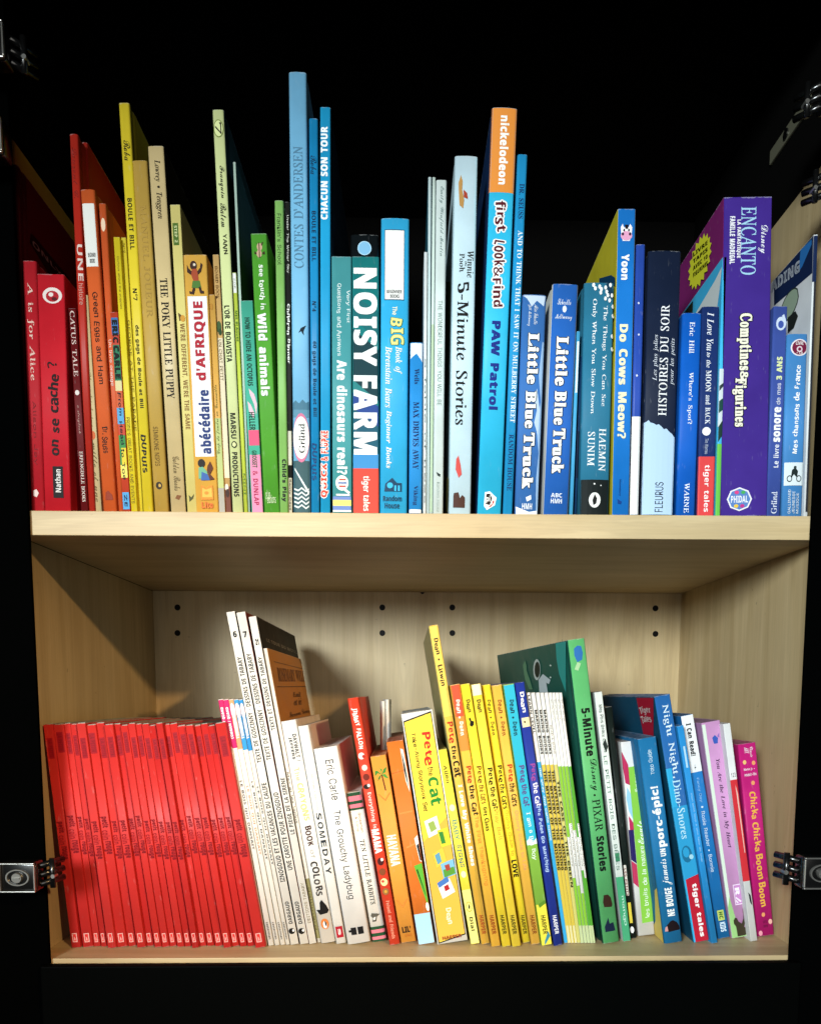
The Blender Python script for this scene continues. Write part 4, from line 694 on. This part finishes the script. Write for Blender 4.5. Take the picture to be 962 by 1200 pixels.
book(Lw, 'hard', 'slim orange-red spine with white hand lettering and small animal icons', (406, 420, 818, 818, 456.5, 468.8, 1108.5, 1107.5), 'e2472e', [
    t('JIMMY FALLON', 830, 878, .2, .78, 'fbf3ee', 'K', n='author'), e(886, .4, 4, .3, 'f4e8e0', 'animal_icon', 12), e(887, .6, 2, .15, 'b82c1c', 'animal_icon', 10), e(900, .5, 3.5, .26, 'f0e0d0', 'animal_icon', 12), e(911, .5, 4, .3, '7a2a1c', 'animal_icon', 12), e(922, .4, 3, .3, '2c1c18', 'animal_icon', 12), e(921, .6, 2, .14, 'f4ece4', 'animal_icon', 8),
    t('Everything is', 929, 971, .28, .72, 'f6e0d8', 'B'), t('MAMA', 972, 1000, .15, .82, 'fdfaf6', 'X'), e(1010, .5, 4.5, .3, '4a1c1c', 'animal_icon', 12), e(1008, .65, 2, .14, 'f4ece4', 'animal_icon', 8), e(1022, .5, 4.2, .3, '8a4a28', 'animal_icon', 12), e(1034, .5, 4.5, .34, 'f2dca0', 'animal_icon', 12), e(1033, .4, 1.6, .14, 'd84a3a', 'animal_icon', 8), e(1045, .5, 4, .3, '9a6a3a', 'animal_icon', 12), e(1045, .5, 1.8, .14, 'd8a23a', 'animal_icon', 8),
    t('Feiwel and Friends', 1056, 1100, .35, .7, 'ee9a80', 'B', n='publisher')], dep=.17)
book(Lw, 'board', 'amber spine with a small palm tree and white block title', (433, 452.5, 887, 885, 469.5, 488, 1106, 1103), 'f0a645', [
    p([(908, .5), (909, .58), (927, .66), (927, .58)], '5a2c18', 'palm_tree'), p([(908, .52), (903, .3), (903, .15), (909, .1), (906, .3)], '3f8a34', 'palm_tree'), p([(908, .52), (901, .5), (898, .36), (902, .6)], '4c9a3c', 'palm_tree'), p([(908, .54), (902, .72), (900, .92), (906, .8)], '3f8a34', 'palm_tree'), p([(908, .54), (908, .76), (914, .94), (912, .7)], '4c9a3c', 'palm_tree'), p([(908, .52), (910, .34), (915, .22), (912, .4)], '357a2c', 'palm_tree'),
    p([(930, .1), (939, .5), (930, .9), (930, .82), (937, .5), (930, .18)], 'd8883a', 'zigzag'), t('HAVANA', 979, 1015, .2, .8, 'fdf6ea', 'X'), p([(1054, .1), (1064, .5), (1054, .9), (1054, .82), (1062, .5), (1054, .18)], 'd8883a', 'zigzag'), t("LIL'", 1086, 1093, .22, .78, '2a1a10', 'X', 'h', 'publisher'), t('LIBROS', 1095, 1098, .35, .78, 'c9782c', 'B', 'h', 'publisher')], dep=.15)
book(Lw, 'board', 'orange-brown thick spine with a pale blue foot, leaning on the yellow set', (452.5, 471.8, 871, 866.7, 489.5, 510.5, 1108, 1104.5), 'e67c30', [
    r(1071, 1108, 0, 1, 'a9d6ee'), p([(905, .05), (903, .9), (904, .9), (906, .05)], 'cf6a24'), p([(952, .1), (951, .9), (953, .9), (954, .1)], 'f0924a'), p([(992, .2), (988, .9), (990, .9), (994, .2)], 'f0924a'),
    p([(878, .75), (880, .92), (917, .97), (930, .92), (917, .78)], 'dfe4dc', 'torn_sticker'), p([(880, .8), (900, .88), (925, .9), (905, .78)], '2c2c28', 'torn_sticker'), p([(984, .75), (980, .97), (1012, .97), (1010, .86)], 'f0f2ee', 'paper_slip'), p([(992, .82), (990, .96), (1010, .97), (1010, .9)], '20242a', 'paper_slip'), p([(1015, .48), (1013, .97), (1062, .97), (1058, .88)], '62b83c', 'paper_slip'), p([(1020, .58), (1050, .88), (1052, .92), (1019, .66)], '1f3a18', 'paper_slip'), e(1064, .9, 5, .1, 'f6f8f8', 'paper_slip')], dep=.15)
book(Lw, 'box', 'broad yellow boxed story set with a black outline and small picture cards', (468, 507.5, 838, 831, 512.5, 548, 1107.5, 1101), 'eef0ec', [
    p([(843, .035), (836, .955), (1098, .965), (1104, .045)], '1a1a18', 'spine_panel'), p([(844.5, .06), (838, .93), (1096.5, .94), (1102.5, .07)], 'f8d848', 'spine_panel'), p([(985, .065), (960, .93), (1096, .94), (1102, .07)], 'f2b84a', 'spine_panel'),
    t('Pete', 859, 898, .5, .82, 'c8301c', 'K'), t('the', 900, 910, .56, .74, '22200f', 'H'), t('Cat', 912, 945, .5, .84, '1f8a34', 'K'), t('Take-Along', 858, 899, .22, .36, '22200f', 'H', n='subtitle'), t('Storybook Set', 902, 950, .22, .38, '22200f', 'H', n='subtitle'),
    p([(961, .2), (957, .62), (976, .68), (981, .26)], 'f0f2ee', 'picture_card'), p([(964, .3), (962, .5), (972, .56), (975, .36)], '9ab45a', 'picture_card'), p([(974, .56), (972, .9), (992, .96), (994, .62)], 'f4dc3c', 'picture_card'), p([(976, .6), (976, .74), (990, .78), (990, .64)], '3c8a3c', 'picture_card'),
    p([(1000, .3), (994, .66), (1010, .72), (1017, .36)], 'e8c848', 'picture_card'), p([(1002, .36), (999, .52), (1010, .56), (1013, .42)], '5fa0c0', 'picture_card'), p([(1013, .5), (1009, .93), (1027, .96), (1030, .54)], '7fbede', 'picture_card'), p([(1020, .56), (1018, .92), (1026, .94), (1029, .56)], '5a9a3a', 'picture_card'), p([(1015, .62), (1014, .78), (1021, .8), (1022, .66)], 'a8443a', 'picture_card'),
    p([(1036, .3), (1030, .72), (1047, .84), (1053, .4)], 'f4f2ee', 'picture_card'), p([(1034, .3), (1028, .66), (1034, .7), (1040, .34)], '4a7ac4', 'picture_card'), p([(1039, .5), (1037, .64), (1043, .68), (1045, .52)], 'b4282c', 'picture_card'),
    t('Dean', 1064, 1083, .42, .62, 'fbf0c8', 'K', n='author'), t('HARPER', 1096, 1100, .2, .82, '8a2c1c', 'B', 'h', 'publisher'),
    side('L', [(470, 850), (464, 853), (476, 905), (484, 900)], 'b9c4c0', 'cover_picture')], dep=.13, pages='8fa09a')
book(Lw, 'paper', 'pale yellow spine mostly hidden by the boxed story set, with blue-green hand lettering', (513, 523, 880, 877.5, 551.5, 562.5, 1107.5, 1106.8), 'f4e24a', [
    r(1043, 1106, 0, 1, 'f4ec86'), t('Allen', 897, 918, .3, .72, '1c1c1c', 'H', n='author'), e(947, .5, 4, .32, 'fbf6c0', 'spine_emblem', 12), t('BABY', 961, 984, .22, .78, '2c8a8c', 'H'), t('SIGNS', 990, 1017, .22, .78, '2a6a7a', 'H'), e(1025, .5, 4, .3, 'fbf6c0', 'spine_emblem', 12), e(1063, .5, 6, .36, 'a89a34', 'publisher_mark'), e(1063, .5, 5, .3, 'f4ec86', 'publisher_mark'), p([(1059, .5), (1063, .62), (1067, .5), (1064, .42)], '1c1a10', 'publisher_mark'), t('Dial', 1075, 1091, .3, .7, '1c1a10', 'B', n='publisher')], dep=.16)
book(Lw, 'hard', 'tallest yellow spine of the hand-lettered row, olive cover showing', (501, 514, 734, 731.7, 564, 574, 1107.5, 1106.5), 'f2c04c', [
    r(734, 840, 0, 1, 'f4cf62'), t('Dean', 748, 767, .25, .75, '1e180e', 'K', n='author'), e(773, .5, 1.3, .1, '1e180e', 'author', 8), t('Litwin', 779, 804, .25, .75, '1e180e', 'K', n='author'), t('Pete', 846, 871, .15, .85, 'b8341c', 'K'), t('the', 874, 890, .25, .75, '1e180e', 'K'), t('Cat', 892, 911, .15, .85, '1e180e', 'K'), t('I Love My White Shoes', 920, 1015, .2, .8, 'fdf6e4', 'X'), t('HARPER', 1073, 1095, .28, .72, '9a3a1c', 'B', n='publisher')], dep=.21, sidecol='a8a06a')
ROW = [((527.5, 538.3), (803, 801.7), (575.2, 587.5, 1110.5, 1109), 'f6c24a', 'ec5638', 'Dean • Dean', 'fbf0e6', 'Pete the Cat', 'b8341c', 'The First Thanksgiving', 'd88a34', '8a2c14', 'red-topped golden spine in the hand-lettered yellow row'),
       ((539, 550.3), (802, 801.5), (588.2, 599.2, 1110.5, 1109), 'f8e03c', None, 'Dean', '2c2410', "Pete the Cat's", '7a4a14', 'Got Class', '221a0c', '221a0c', 'yellow spine with a small black cat-like blot, second after the red-topped one'),
       ((551.5, 563.2), (802, 802), (600, 611.2, 1110.5, 1106), 'f8de46', None, 'Dean', '4a3a14', 'Pete the Cat', '221a0c', 'Play Ball', 'd8a83a', '221a0c', 'yellow spine with a creamy top end, between two plain yellow ones'),
       ((564, 574.5), (803, 802.5), (612, 621.8, 1106, 1104.5), 'f9e136', None, 'Dean • Dean', '4a3a14', "Pete the Cat's", '1c160c', 'Groovy Guide to LOVE', '8a7a24', '221a0c', 'bright yellow spine whose title ends in bold black capitals'),
       ((575.4, 588), (803.5, 802.5), (622.7, 633.8, 1108, 1106), 'f2be4e', None, 'Dean • Dean', '8a4a24', "Pete the Cat's", 'a8341c', 'Groovy Guide to Life', 'd8a070', '7a3414', 'orange-yellow spine with red lettering, left of the cyan-topped one'),
       ((589, 602), (802.5, 801.5), (635, 647, 1109, 1107.5), '8ac04a', '2fb4d0', 'Dean • Dean', '14384a', 'Pete the Cat', '5a4a8a', 'I am a Big Boy', 'e8f4ee', '3a3a14', 'cyan spine turning green then yellow at its foot'),
       ((603.5, 613.3), (800.5, 799.5), (648.3, 661, 1109.5, 1107.5), '24399c', None, 'Dean', 'f2f2f4', 'Pete the Cat', 'e8e8f2', 'The Petes Go Marching', 'a8c4ee', 'f2f4fa', 'dark royal blue spine with a cream patch near its top')]
for k, (tx, ty, b4, c_, top, a_, ac, m_, mc, s_, sc, hc, lab) in enumerate(ROW):
    fe = []
    if top and k == 0: fe += [r(803, 840, 0, 1, top), r(840, 880, 0, 1, 'f09040')]
    if top and k == 5: fe += [r(803, 988, 0, 1, top), p([(985, 0), (982, .3), (987, .6), (983, 1), (990, 1), (990, 0)], 'd8eef0'), r(1060, 1108, 0, 1, 'ecdc4a'), p([(1060, .2), (1056, .9), (1060, .95), (1064, .3)], '5a8a2a'), p([(1092, .8), (1104, .3), (1108, .3), (1098, .95)], '3a8aa0')]
    if k == 6: fe += [r(841, 852, .1, .95, 'f0e2b0'), e(846, .4, 1.5, .1, '4a3a24', 'spine_emblem', 8)]
    if k == 2: fe += [r(802, 815, 0, 1, 'f4eecb')]
    la = 862 if '•' in a_ else (840 if k == 6 else 835)
    fe += [t(a_, 820 if k != 6 else 811, la - (5 if k == 6 else 0), .25, .75, ac, 'K', n='author')]
    if k == 1: fe += [p([(842, .3), (841, .5), (845, .55), (846, .8), (850, .75), (852, .5), (850, .3), (846, .4)], '14120c', 'cat_blot')]
    y0 = (898, 898, 900, 897, 896, 897, 895)[k]; y1 = (952, 938, 944, 944, 941, 941, 941)[k]
    w1 = m_.split(' ')[0]
    fe += [t(w1, y0, y0 + 20, .2, .82, 'b8341c' if k in (0, 4) else ('a04a9a' if k == 6 else mc), 'K'), t(m_[5:], y0 + 22, y1 + 4, .2, .82, '1e180e' if k in (0, 2, 3, 4) else mc, 'K')]
    z0, z1 = ((957, 1038), (946, 974), (948, 985), (950, 990), (950, 1020), (952, 1008), (944, 1022))[k]
    if k == 3: fe += [t('Groovy Guide to', 950, 1003, .25, .75, 'a8942c', 'H'), t('LOVE', 1008, 1028, .2, .8, '14100a', 'X')]
    else: fe += [t(s_, z0, z1, .24, .76, sc, 'K' if k in (1, 6) else 'H')]
    fe += [t('HARPER', 1073, 1095, .28, .72, hc, 'B', n='publisher')]
    book(Lw, 'hard' if k not in (5,) else 'paper', lab, (*tx, *ty, *b4), c_, fe, dep=.165, yaw=.5 + .6 * k)
tp = [615.5, 621, 627, 632, 637, 642, 646, 650, 654, 658, 661.5]; bt = [661.5, 665.8, 669.3, 673, 677, 680.8, 684.6, 688.4, 692, 695.5, 698]
rl = ['thin white reader with a cyan lower half, first of the ten slim readers', 'thin white and mustard reader, left of three mustard ones', 'thin white and mustard reader, middle of three mustard ones', 'thin white and mustard reader, right of three mustard ones',
      'thin white reader with pale yellow-green foot, between the mustard and green readers', 'thin white and lime reader, first of the lime ones', 'thin white and lime reader, second of the lime ones', 'thin white and lime reader, third of the lime ones', 'thin white and green reader, fourth of the lime ones', 'last slim reader, thin and green, touching the large green book']
for k in range(10):
    fe = []
    if k == 0: fe = [r(893, 1106, 0, 1, '38a8e0'), t('LEARN LEVEL', 815, 860, .2, .8, '26282a', 'B'), t('the stray dog came home', 900, 985, .2, .8, 'eef6fa', 'H')]
    elif k < 4: fe = [r(896, 1106, 0, 1, 'd8c04c'), t('MAKING BOOKS', 832, 884, .15, .85, '1a1a18', 'X'), t('THE MYSTERY OF THE MISSING', 903, 1020, .1, .9, '2a2410', 'X'), r(1085, 1106, .2, .8, 'e4dca8')]
    elif k == 4: fe = [r(896, 1106, 0, 1, 'd2cc74'), t('READ & SHINE', 850, 884, .2, .8, '7a7a70', 'S'), t('THE CASE OF THE GREEN', 915, 1040, .15, .85, '3a381c', 'X')]
    else: fe = [r(898, 965 + 8 * (k % 3), 0, 1, '8cc63c' if k < 8 else '58a636'), r(1020 + 9 * (k % 4), 1085, 0, 1, '8cc63c' if k < 8 else '58a636'), t('the little frog', 965 + 8 * (k % 3), 1015, .3, .7, '5a6a4a', 'S'), r(1085, 1106, 0, 1, 'c8d4a0'), t('EASY', 820, 845, .25, .75, 'b4b8b4', 'S')]
    book(Lw, 'paper', rl[k], (tp[k], tp[k + 1] - .4, 812 + (0 if k < 9 else 30), 812 + (0 if k < 9 else 30), bt[k], bt[k + 1] - .3, 1106, 1105.6), 'f2f2ee', fe, dep=.13, yaw=4.4 + .15 * k, group='slim white readers')
book(Lw, 'hard', 'large padded green book with black title and a dark green cover', (663.5, 684, 751, 747.7, 706, 728, 1107, 1103), '62bb74', [
    p([(757, .5), (760, .3), (768, .28), (776, .4), (774, .7), (766, .78), (758, .72)], '2f6fb4', 'fish_shape'), p([(776, .4), (784, .2), (786, .4), (778, .6)], 'a8d0a0', 'fish_shape'),
    t('5-Minute', 830, 886, .3, .82, '14201a', 'X'), t('Disney', 890, 927, .3, .85, '14201a', 'C', n='series_lettering'), e(932, .5, 1.2, .07, '14201a', 'series_lettering', 8), t('PIXAR', 937, 974, .32, .78, '14201a', 'f', n='series_lettering'), t('Stories', 980, 1021, .3, .78, '14201a', 'X'),
    p([(1049, .35), (1049, .6), (1053, .75), (1061, .8), (1064, .74), (1063, .3), (1057, .26)], '3a241c', 'publisher_mark'), p([(1086, .2), (1076, .45), (1083, .5), (1082, .72), (1092, .8), (1092, .2)], '18243c', 'publisher_mark'),
    side('L', [(663, 752), (663, 812), (655, 790), (652, 772), (651, 754)], '2f9a92', 'hinge_band')] + [
    side('L', [(645 + 1.2 * math.cos(a_), 780 + dy + 1.2 * math.sin(a_)) for a_ in (0, 1.5, 3, 4.5)], 'd8e8e0', 'cover_stars') for dy in (0, 14)] + [
    side('L', [(629 + 4.2 * math.cos(i * .45), 785 + 12.5 * math.sin(i * .45)) for i in range(14)], 'c2ccc8', 'cover_picture'), side('L', [(629.5 + 3.2 * math.cos(i * .45), 785 + 9.5 * math.sin(i * .45)) for i in range(14)], '16241f', 'cover_picture'), side('L', [(631, 797), (636, 790), (645, 797), (643, 802), (640, 800), (642, 812), (632, 812)], 'c6d2d6', 'cover_picture'),
    side('L', [(612.5, 780 + 0), (615, 774), (617, 780), (617, 786), (621, 797), (624, 808), (620, 808), (615, 796)], '5a8a6a', 'cover_picture')], dep=.245, sidecol='17564a', yaw=6.5)
book(Lw, 'paper', 'thin white spine with small print and green foot, beside the large green book', (695.5, 706.2, 811.5, 811, 731, 738.5, 1104, 1102), 'e8efe8', [
    r(1028, 1103, 0, 1, '4aa878'), t('Mes Plus Beaux Contes', 826, 882, .3, .8, '1f2a24', 'H', n='author'), p([(872, .3), (866, .7), (876, .95), (882, .6)], '2a3430', 'spine_emblem'), t('LE PETIT BOIS DES BÊTES', 886, 1020, .2, .75, '3f6a58', 'S'), r(1000, 1010, .2, .8, '3f8a62'), t('mango', 1050, 1085, .3, .7, 'c8ead8', 'H', n='publisher')], dep=.17)
book(Lw, 'hard', 'narrow black spine with tiny white print near its foot', (708.8, 718, 828, 829, 739, 746, 1100.5, 1099.5), '16201c', [
    r(1014, 1050, .12, .5, 'e8e0d4'), t('LES PETITS', 1018, 1050, .15, .45, '7a2a24', 'B', n='publisher'), r(1058, 1082, .15, .6, 'e6cf4a'), e(1090, .4, 4, .3, 'f0f0ee', 'publisher_mark', 10)], dep=.17, y=None)
book(Lw, 'board', 'rounded white board book with a lime green spine label and white script', (727, 747.6, 870, 868, 747.5, 768, 1097.5, 1094), 'f0eeea', [
    p([(899, .3), (898, 1), (1081, 1), (1082, .3)], '8ccb4a', 'spine_label'), t('Jeanne', 908, 931, .55, .78, 'eef6e0', 'C', 'u', 'author'), t('Ecoute', 963, 990, .48, .82, 'fafcf4', 'C', 'u'), t('les bruits de la nature', 992, 1076, .5, .8, 'f4f8ea', 'H', 'u'),
    p([(868, .8), (868, 1), (898, 1), (886, .95), (876, .88)], '2f9ac8', 'spine_picture'), p([(880, 0), (896, .3), (920, .3), (917, .05), (900, 0)], 'c42f5c', 'spine_picture'), p([(922, .12), (930, .3), (960, .3), (950, .1), (935, .03)], '9fd2ea', 'spine_picture'), p([(955, .06), (964, .3), (972, .3), (972, .06)], 'c42f5c', 'spine_picture'), p([(972, 0), (972, .28), (1012, .28), (1007, 0)], '2a2260', 'spine_picture'), p([(1008, 0), (1013, .28), (1040, .28), (1034, 0)], 'c8385e', 'spine_picture')], dep=.15)
book(Lw, 'hard', 'teal blue spine with bold white lettering and a dark prickly animal', (746.5, 769.5, 866.5, 863.6, 778.5, 800.5, 1107, 1103), '1f78ae', [
    t('Toto Guide', 879, 908, .4, .66, 'cfe6f0', 'H', 'u', 'author'), t('porc-épic!', 922, 993, .26, .84, 'fbfbf6', 'X', 'u'), t('UN', 995, 1004, .4, .7, 'fbfbf6', 'X', 'u'), t('jamais', 1007, 1038, .34, .84, 'fbfbf6', 'C', 'u'), t('NE BOUGE', 1041, 1074, .36, .76, 'fbfbf6', 'X', 'u'),
    p([(1090, .12), (1084, .25), (1080, .45), (1079, .6), (1082, .8), (1087, .92), (1091, .92), (1092, .3)], '1c1014', 'porcupine'), p([(1091, .1), (1086, .16), (1085, .26), (1091, .28)], 'd89a94', 'porcupine'),
    side('L', [(767, 1044), (772, 1043), (777.5, 1106), (774.5, 1105), (763, 1092), (768, 1080)], 'eccf6e', 'cover_picture')], dep=.16)
book(Lw, 'board', 'blue spine with pale serif lettering and a red block at its foot', (766, 784.7, 817.5, 812.7, 812, 832, 1105.5, 1100), '2a6cb0', [
    p([(900, 0), (900, .35), (1105, .35), (1105, 0)], '32aede'), r(945, 1031, 0, 1, '2f9fd2'), p([(1030, .12), (1026, 1), (1104, 1), (1104, .12)], 'c01f34', 'publisher_label'), t('Night Night,', 826, 912, .3, .8, 'dff0f6', 'f'), t('Dino-Snores', 914, 983, .28, .76, 'bfe6f2', 'f'), e(1001, .45, 10, .32, '1f7098', 'dinosaur_shape', 14), e(999, .42, 6, .2, '2f9fd2', 'dinosaur_shape', 12), e(1005, .7, 3, .14, 'a8d8e8', 'dinosaur_shape', 8), t('tiger tales', 1036, 1098, .38, .78, 'fdf4f2', 'X', n='publisher'),
    side('L', [(765.5, 818), (765.8, 900), (764, 862), (754, 862), (745.5, 818)], 'b81f38', 'cover_label'), stext('L', 'Tiger', [(748, 828), (761, 828), (763, 838), (750, 838)], 'f4e8e4', 'K', 'cover_lettering'), stext('L', 'Tales', [(750, 839), (762, 839), (764, 848), (752, 848)], 'f4e8e4', 'K', 'cover_lettering')], dep=.19, sidecol='12506e')
book(Lw, 'paper', 'thin blue spine with faint pale print, left of the white-topped reader', (793, 801, 851, 850.5, 833.8, 841, 1106.5, 1105.5), '2c96dc', [
    r(875, 900, .4, .7, 'b8dcee'), t('mon petit loup a une faim de loup', 930, 1010, .35, .7, 'a8d4f0', 'S')], dep=.15)
book(Lw, 'paper', 'white-topped blue reader with black lettering on its white band', (797, 812.2, 839.7, 837, 841.5, 855.5, 1101, 1099), '1f7cc4', [
    r(838, 905, 0, 1, 'f2f2f2', 'top_band'), t('I Can Read!', 848, 886, .28, .7, '16181c', 'X'), t('1', 896, 903, .4, .52, '3a3c40', 'S', n='number'), t('Fancy Day', 912, 940, .35, .6, '9fc8ea', 'S'), e(946, .48, 1.2, .1, 'dcecf6', 'title', 8), t('Rosie Reader • Bonnie', 951, 1022, .32, .62, 'e0eef8', 'S', n='author'), r(1067, 1079, .25, .8, 'c4d46a', 'publisher_label'), t('HC', 1069, 1077, .36, .7, '3a6a2c', 'X', n='publisher'), t('KIDS', 1081, 1092, .3, .78, 'd8ecf8', 'X', n='publisher')], dep=.15)
book(Lw, 'board', 'lilac spine with thin dark title and a mother animal at its foot', (821.5, 843.5, 847.5, 844.5, 857, 880, 1100.5, 1096), 'd49acb', [
    p([(848, 0), (848, .18), (1060, .18), (1100, .3), (1100, 0)], 'dcebd8'), p([(1062, .02), (1050, .16), (1078, .35), (1096, .95), (1100, .95), (1100, .02)], '9fce84'), p([(865, .45), (862, .6), (866, .75), (872, .7), (872, .5)], '3a5ab0', 'bird'), p([(864, .72), (860, .85), (866, .82)], '8a6ab0', 'bird'),
    t('You Are the Love in My Heart', 890, 994, .42, .68, '3a2440', 'O'), r(1037, 1061, .42, .86, 'ecd6ea', 'publisher_mark'), r(1038.2, 1059.8, .46, .82, 'c88ac4', 'publisher_mark'), t('R', 1041, 1050, .5, .74, 'f6ecf6', 'X', n='publisher'), p([(1051, .5), (1057, .78), (1058.5, .72), (1053, .48)], 'f0e0ee', 'publisher_mark'), p([(1054, .47), (1058.5, .62), (1059, .54), (1057, .47)], 'f0e0ee', 'publisher_mark'),
    p([(1078, .2), (1075, .3), (1076, .4), (1080, .46), (1083, .62), (1078, .74), (1072, .78), (1071, .86), (1076, .88), (1082, .82), (1087, .72), (1090, .86), (1095, .9), (1097, .7), (1097, .3), (1090, .3), (1085, .28), (1082, .2)], '3c3626', 'mother_animal'), p([(1066, .78), (1067, .92), (1074, .97), (1076, .84), (1071, .76)], '6a4a40', 'mother_animal')], dep=.15)
book(Lw, 'paper', 'thin spine, white above then red then white at its foot', (846, 856.8, 848.6, 848, 880.5, 886.8, 1104, 1103), 'f0f0ee', [
    r(914, 1033, 0, 1, 'd8343c'), t('1 2 3', 906, 911, .2, .8, '1c1c1e', 'B', 'h', 'number'), p([(920, .6), (930, .8), (1000, .8), (1000, .7)], 'f0c4b8'), p([(1046, .5), (1050, .8), (1062, .85), (1058, .6)], '2a2c2e')], dep=.15, y=None)
book(Lw, 'board', 'magenta spine with yellow bouncy title, farthest right on the lower shelf', (862.5, 887.3, 872.5, 870.5, 888.5, 906, 1098.5, 1096), 'c61f78', [
    t('ABC', 876, 883, .3, .6, 'f4e0ea', 'C', n='series_lettering'), t('Classic', 876, 888, .62, .8, 'f4e0ea', 'C', n='series_lettering'), e(893, .26, 2.6, .1, 'f0c47a', 'dots', 12), e(895, .76, 2.6, .1, 'f0a06a', 'dots', 12), t('Martin Jr. •', 900, 903.5, .18, .78, 'f6e6ee', 'B', 'h', 'author'), t('Archambault • Ehlert', 906, 909.5, .18, .85, 'f6e6ee', 'B', 'h', 'author'), e(918, .62, 2.6, .1, 'f0a06a', 'dots', 12),
    t('Chicka', 928, 960, .34, .76, 'f2b84a', 'K'), t('Chicka', 964, 998, .34, .76, 'f2b84a', 'K'), t('Boom', 1001, 1031, .34, .76, 'f2b84a', 'K'), t('Boom', 1034, 1063, .34, .76, 'f2b84a', 'K'), e(1072, .46, 2.6, .1, 'f0a06a', 'dots', 12), e(1081, .82, 3, .11, 'f4b4a8', 'dots', 12), e(1093, .2, 3, .11, 'f0a0b0', 'dots', 12), t('LITTLE', 1079, 1082, .4, .65, '7a1448', 'X', 'h', 'publisher'), t('SIMON', 1084, 1087, .4, .65, '7a1448', 'X', 'h', 'publisher')], dep=.15)
# folded booklets standing behind the amber spine
for k, (x0, x1, yt, lab) in enumerate(((446, 449.5, 822, 'folded white booklet bowing open behind the orange-brown spine'), (451, 456.5, 820, 'second folded white booklet, wider bow with a dark inside'))):
    y_ = .095; a0 = at_y(x0, yt, y_); a1 = at_y(x1, yt, y_)
    bm = bmesh.new(); hh = a0.z - FLOOR; ring = []
    wv = max(.004, a1.x - a0.x)
    prof = [(wv * (.5 - .5 * math.cos(math.pi * s_ / 8)) * (1 if s_ < 5 else 1), .020 * abs(s_ / 8 - .5) ** .5 * (1 if s_ >= 4 else -1)) for s_ in range(9)]
    cs = [(0, .09), (0.0002, .045), (-.0012 - .001 * k, .02), (0.0006, .004), (wv * .5, 0), (wv * .9, .004), (wv * 1.25, .02), (wv * .8, .045), (wv * .7, .09)]
    for z_ in (0.0003, hh): ring.append([bm.verts.new((x_, yy_, z_)) for x_, yy_ in cs])
    for i in range(8): bm.faces.new((ring[0][i], ring[0][i + 1], ring[1][i + 1], ring[1][i]))
    o_ = bm_obj('booklet', bm, paint('e6e4dc', .5, .06), None, True); md = o_.modifiers.new('thickness', 'SOLIDIFY'); md.thickness = .0004
    # stands upright between its neighbours, resting on the bottom panel
    o_.location = (a0.x, y_, FLOOR)
    o_['label'] = lab; o_['category'] = 'booklet'
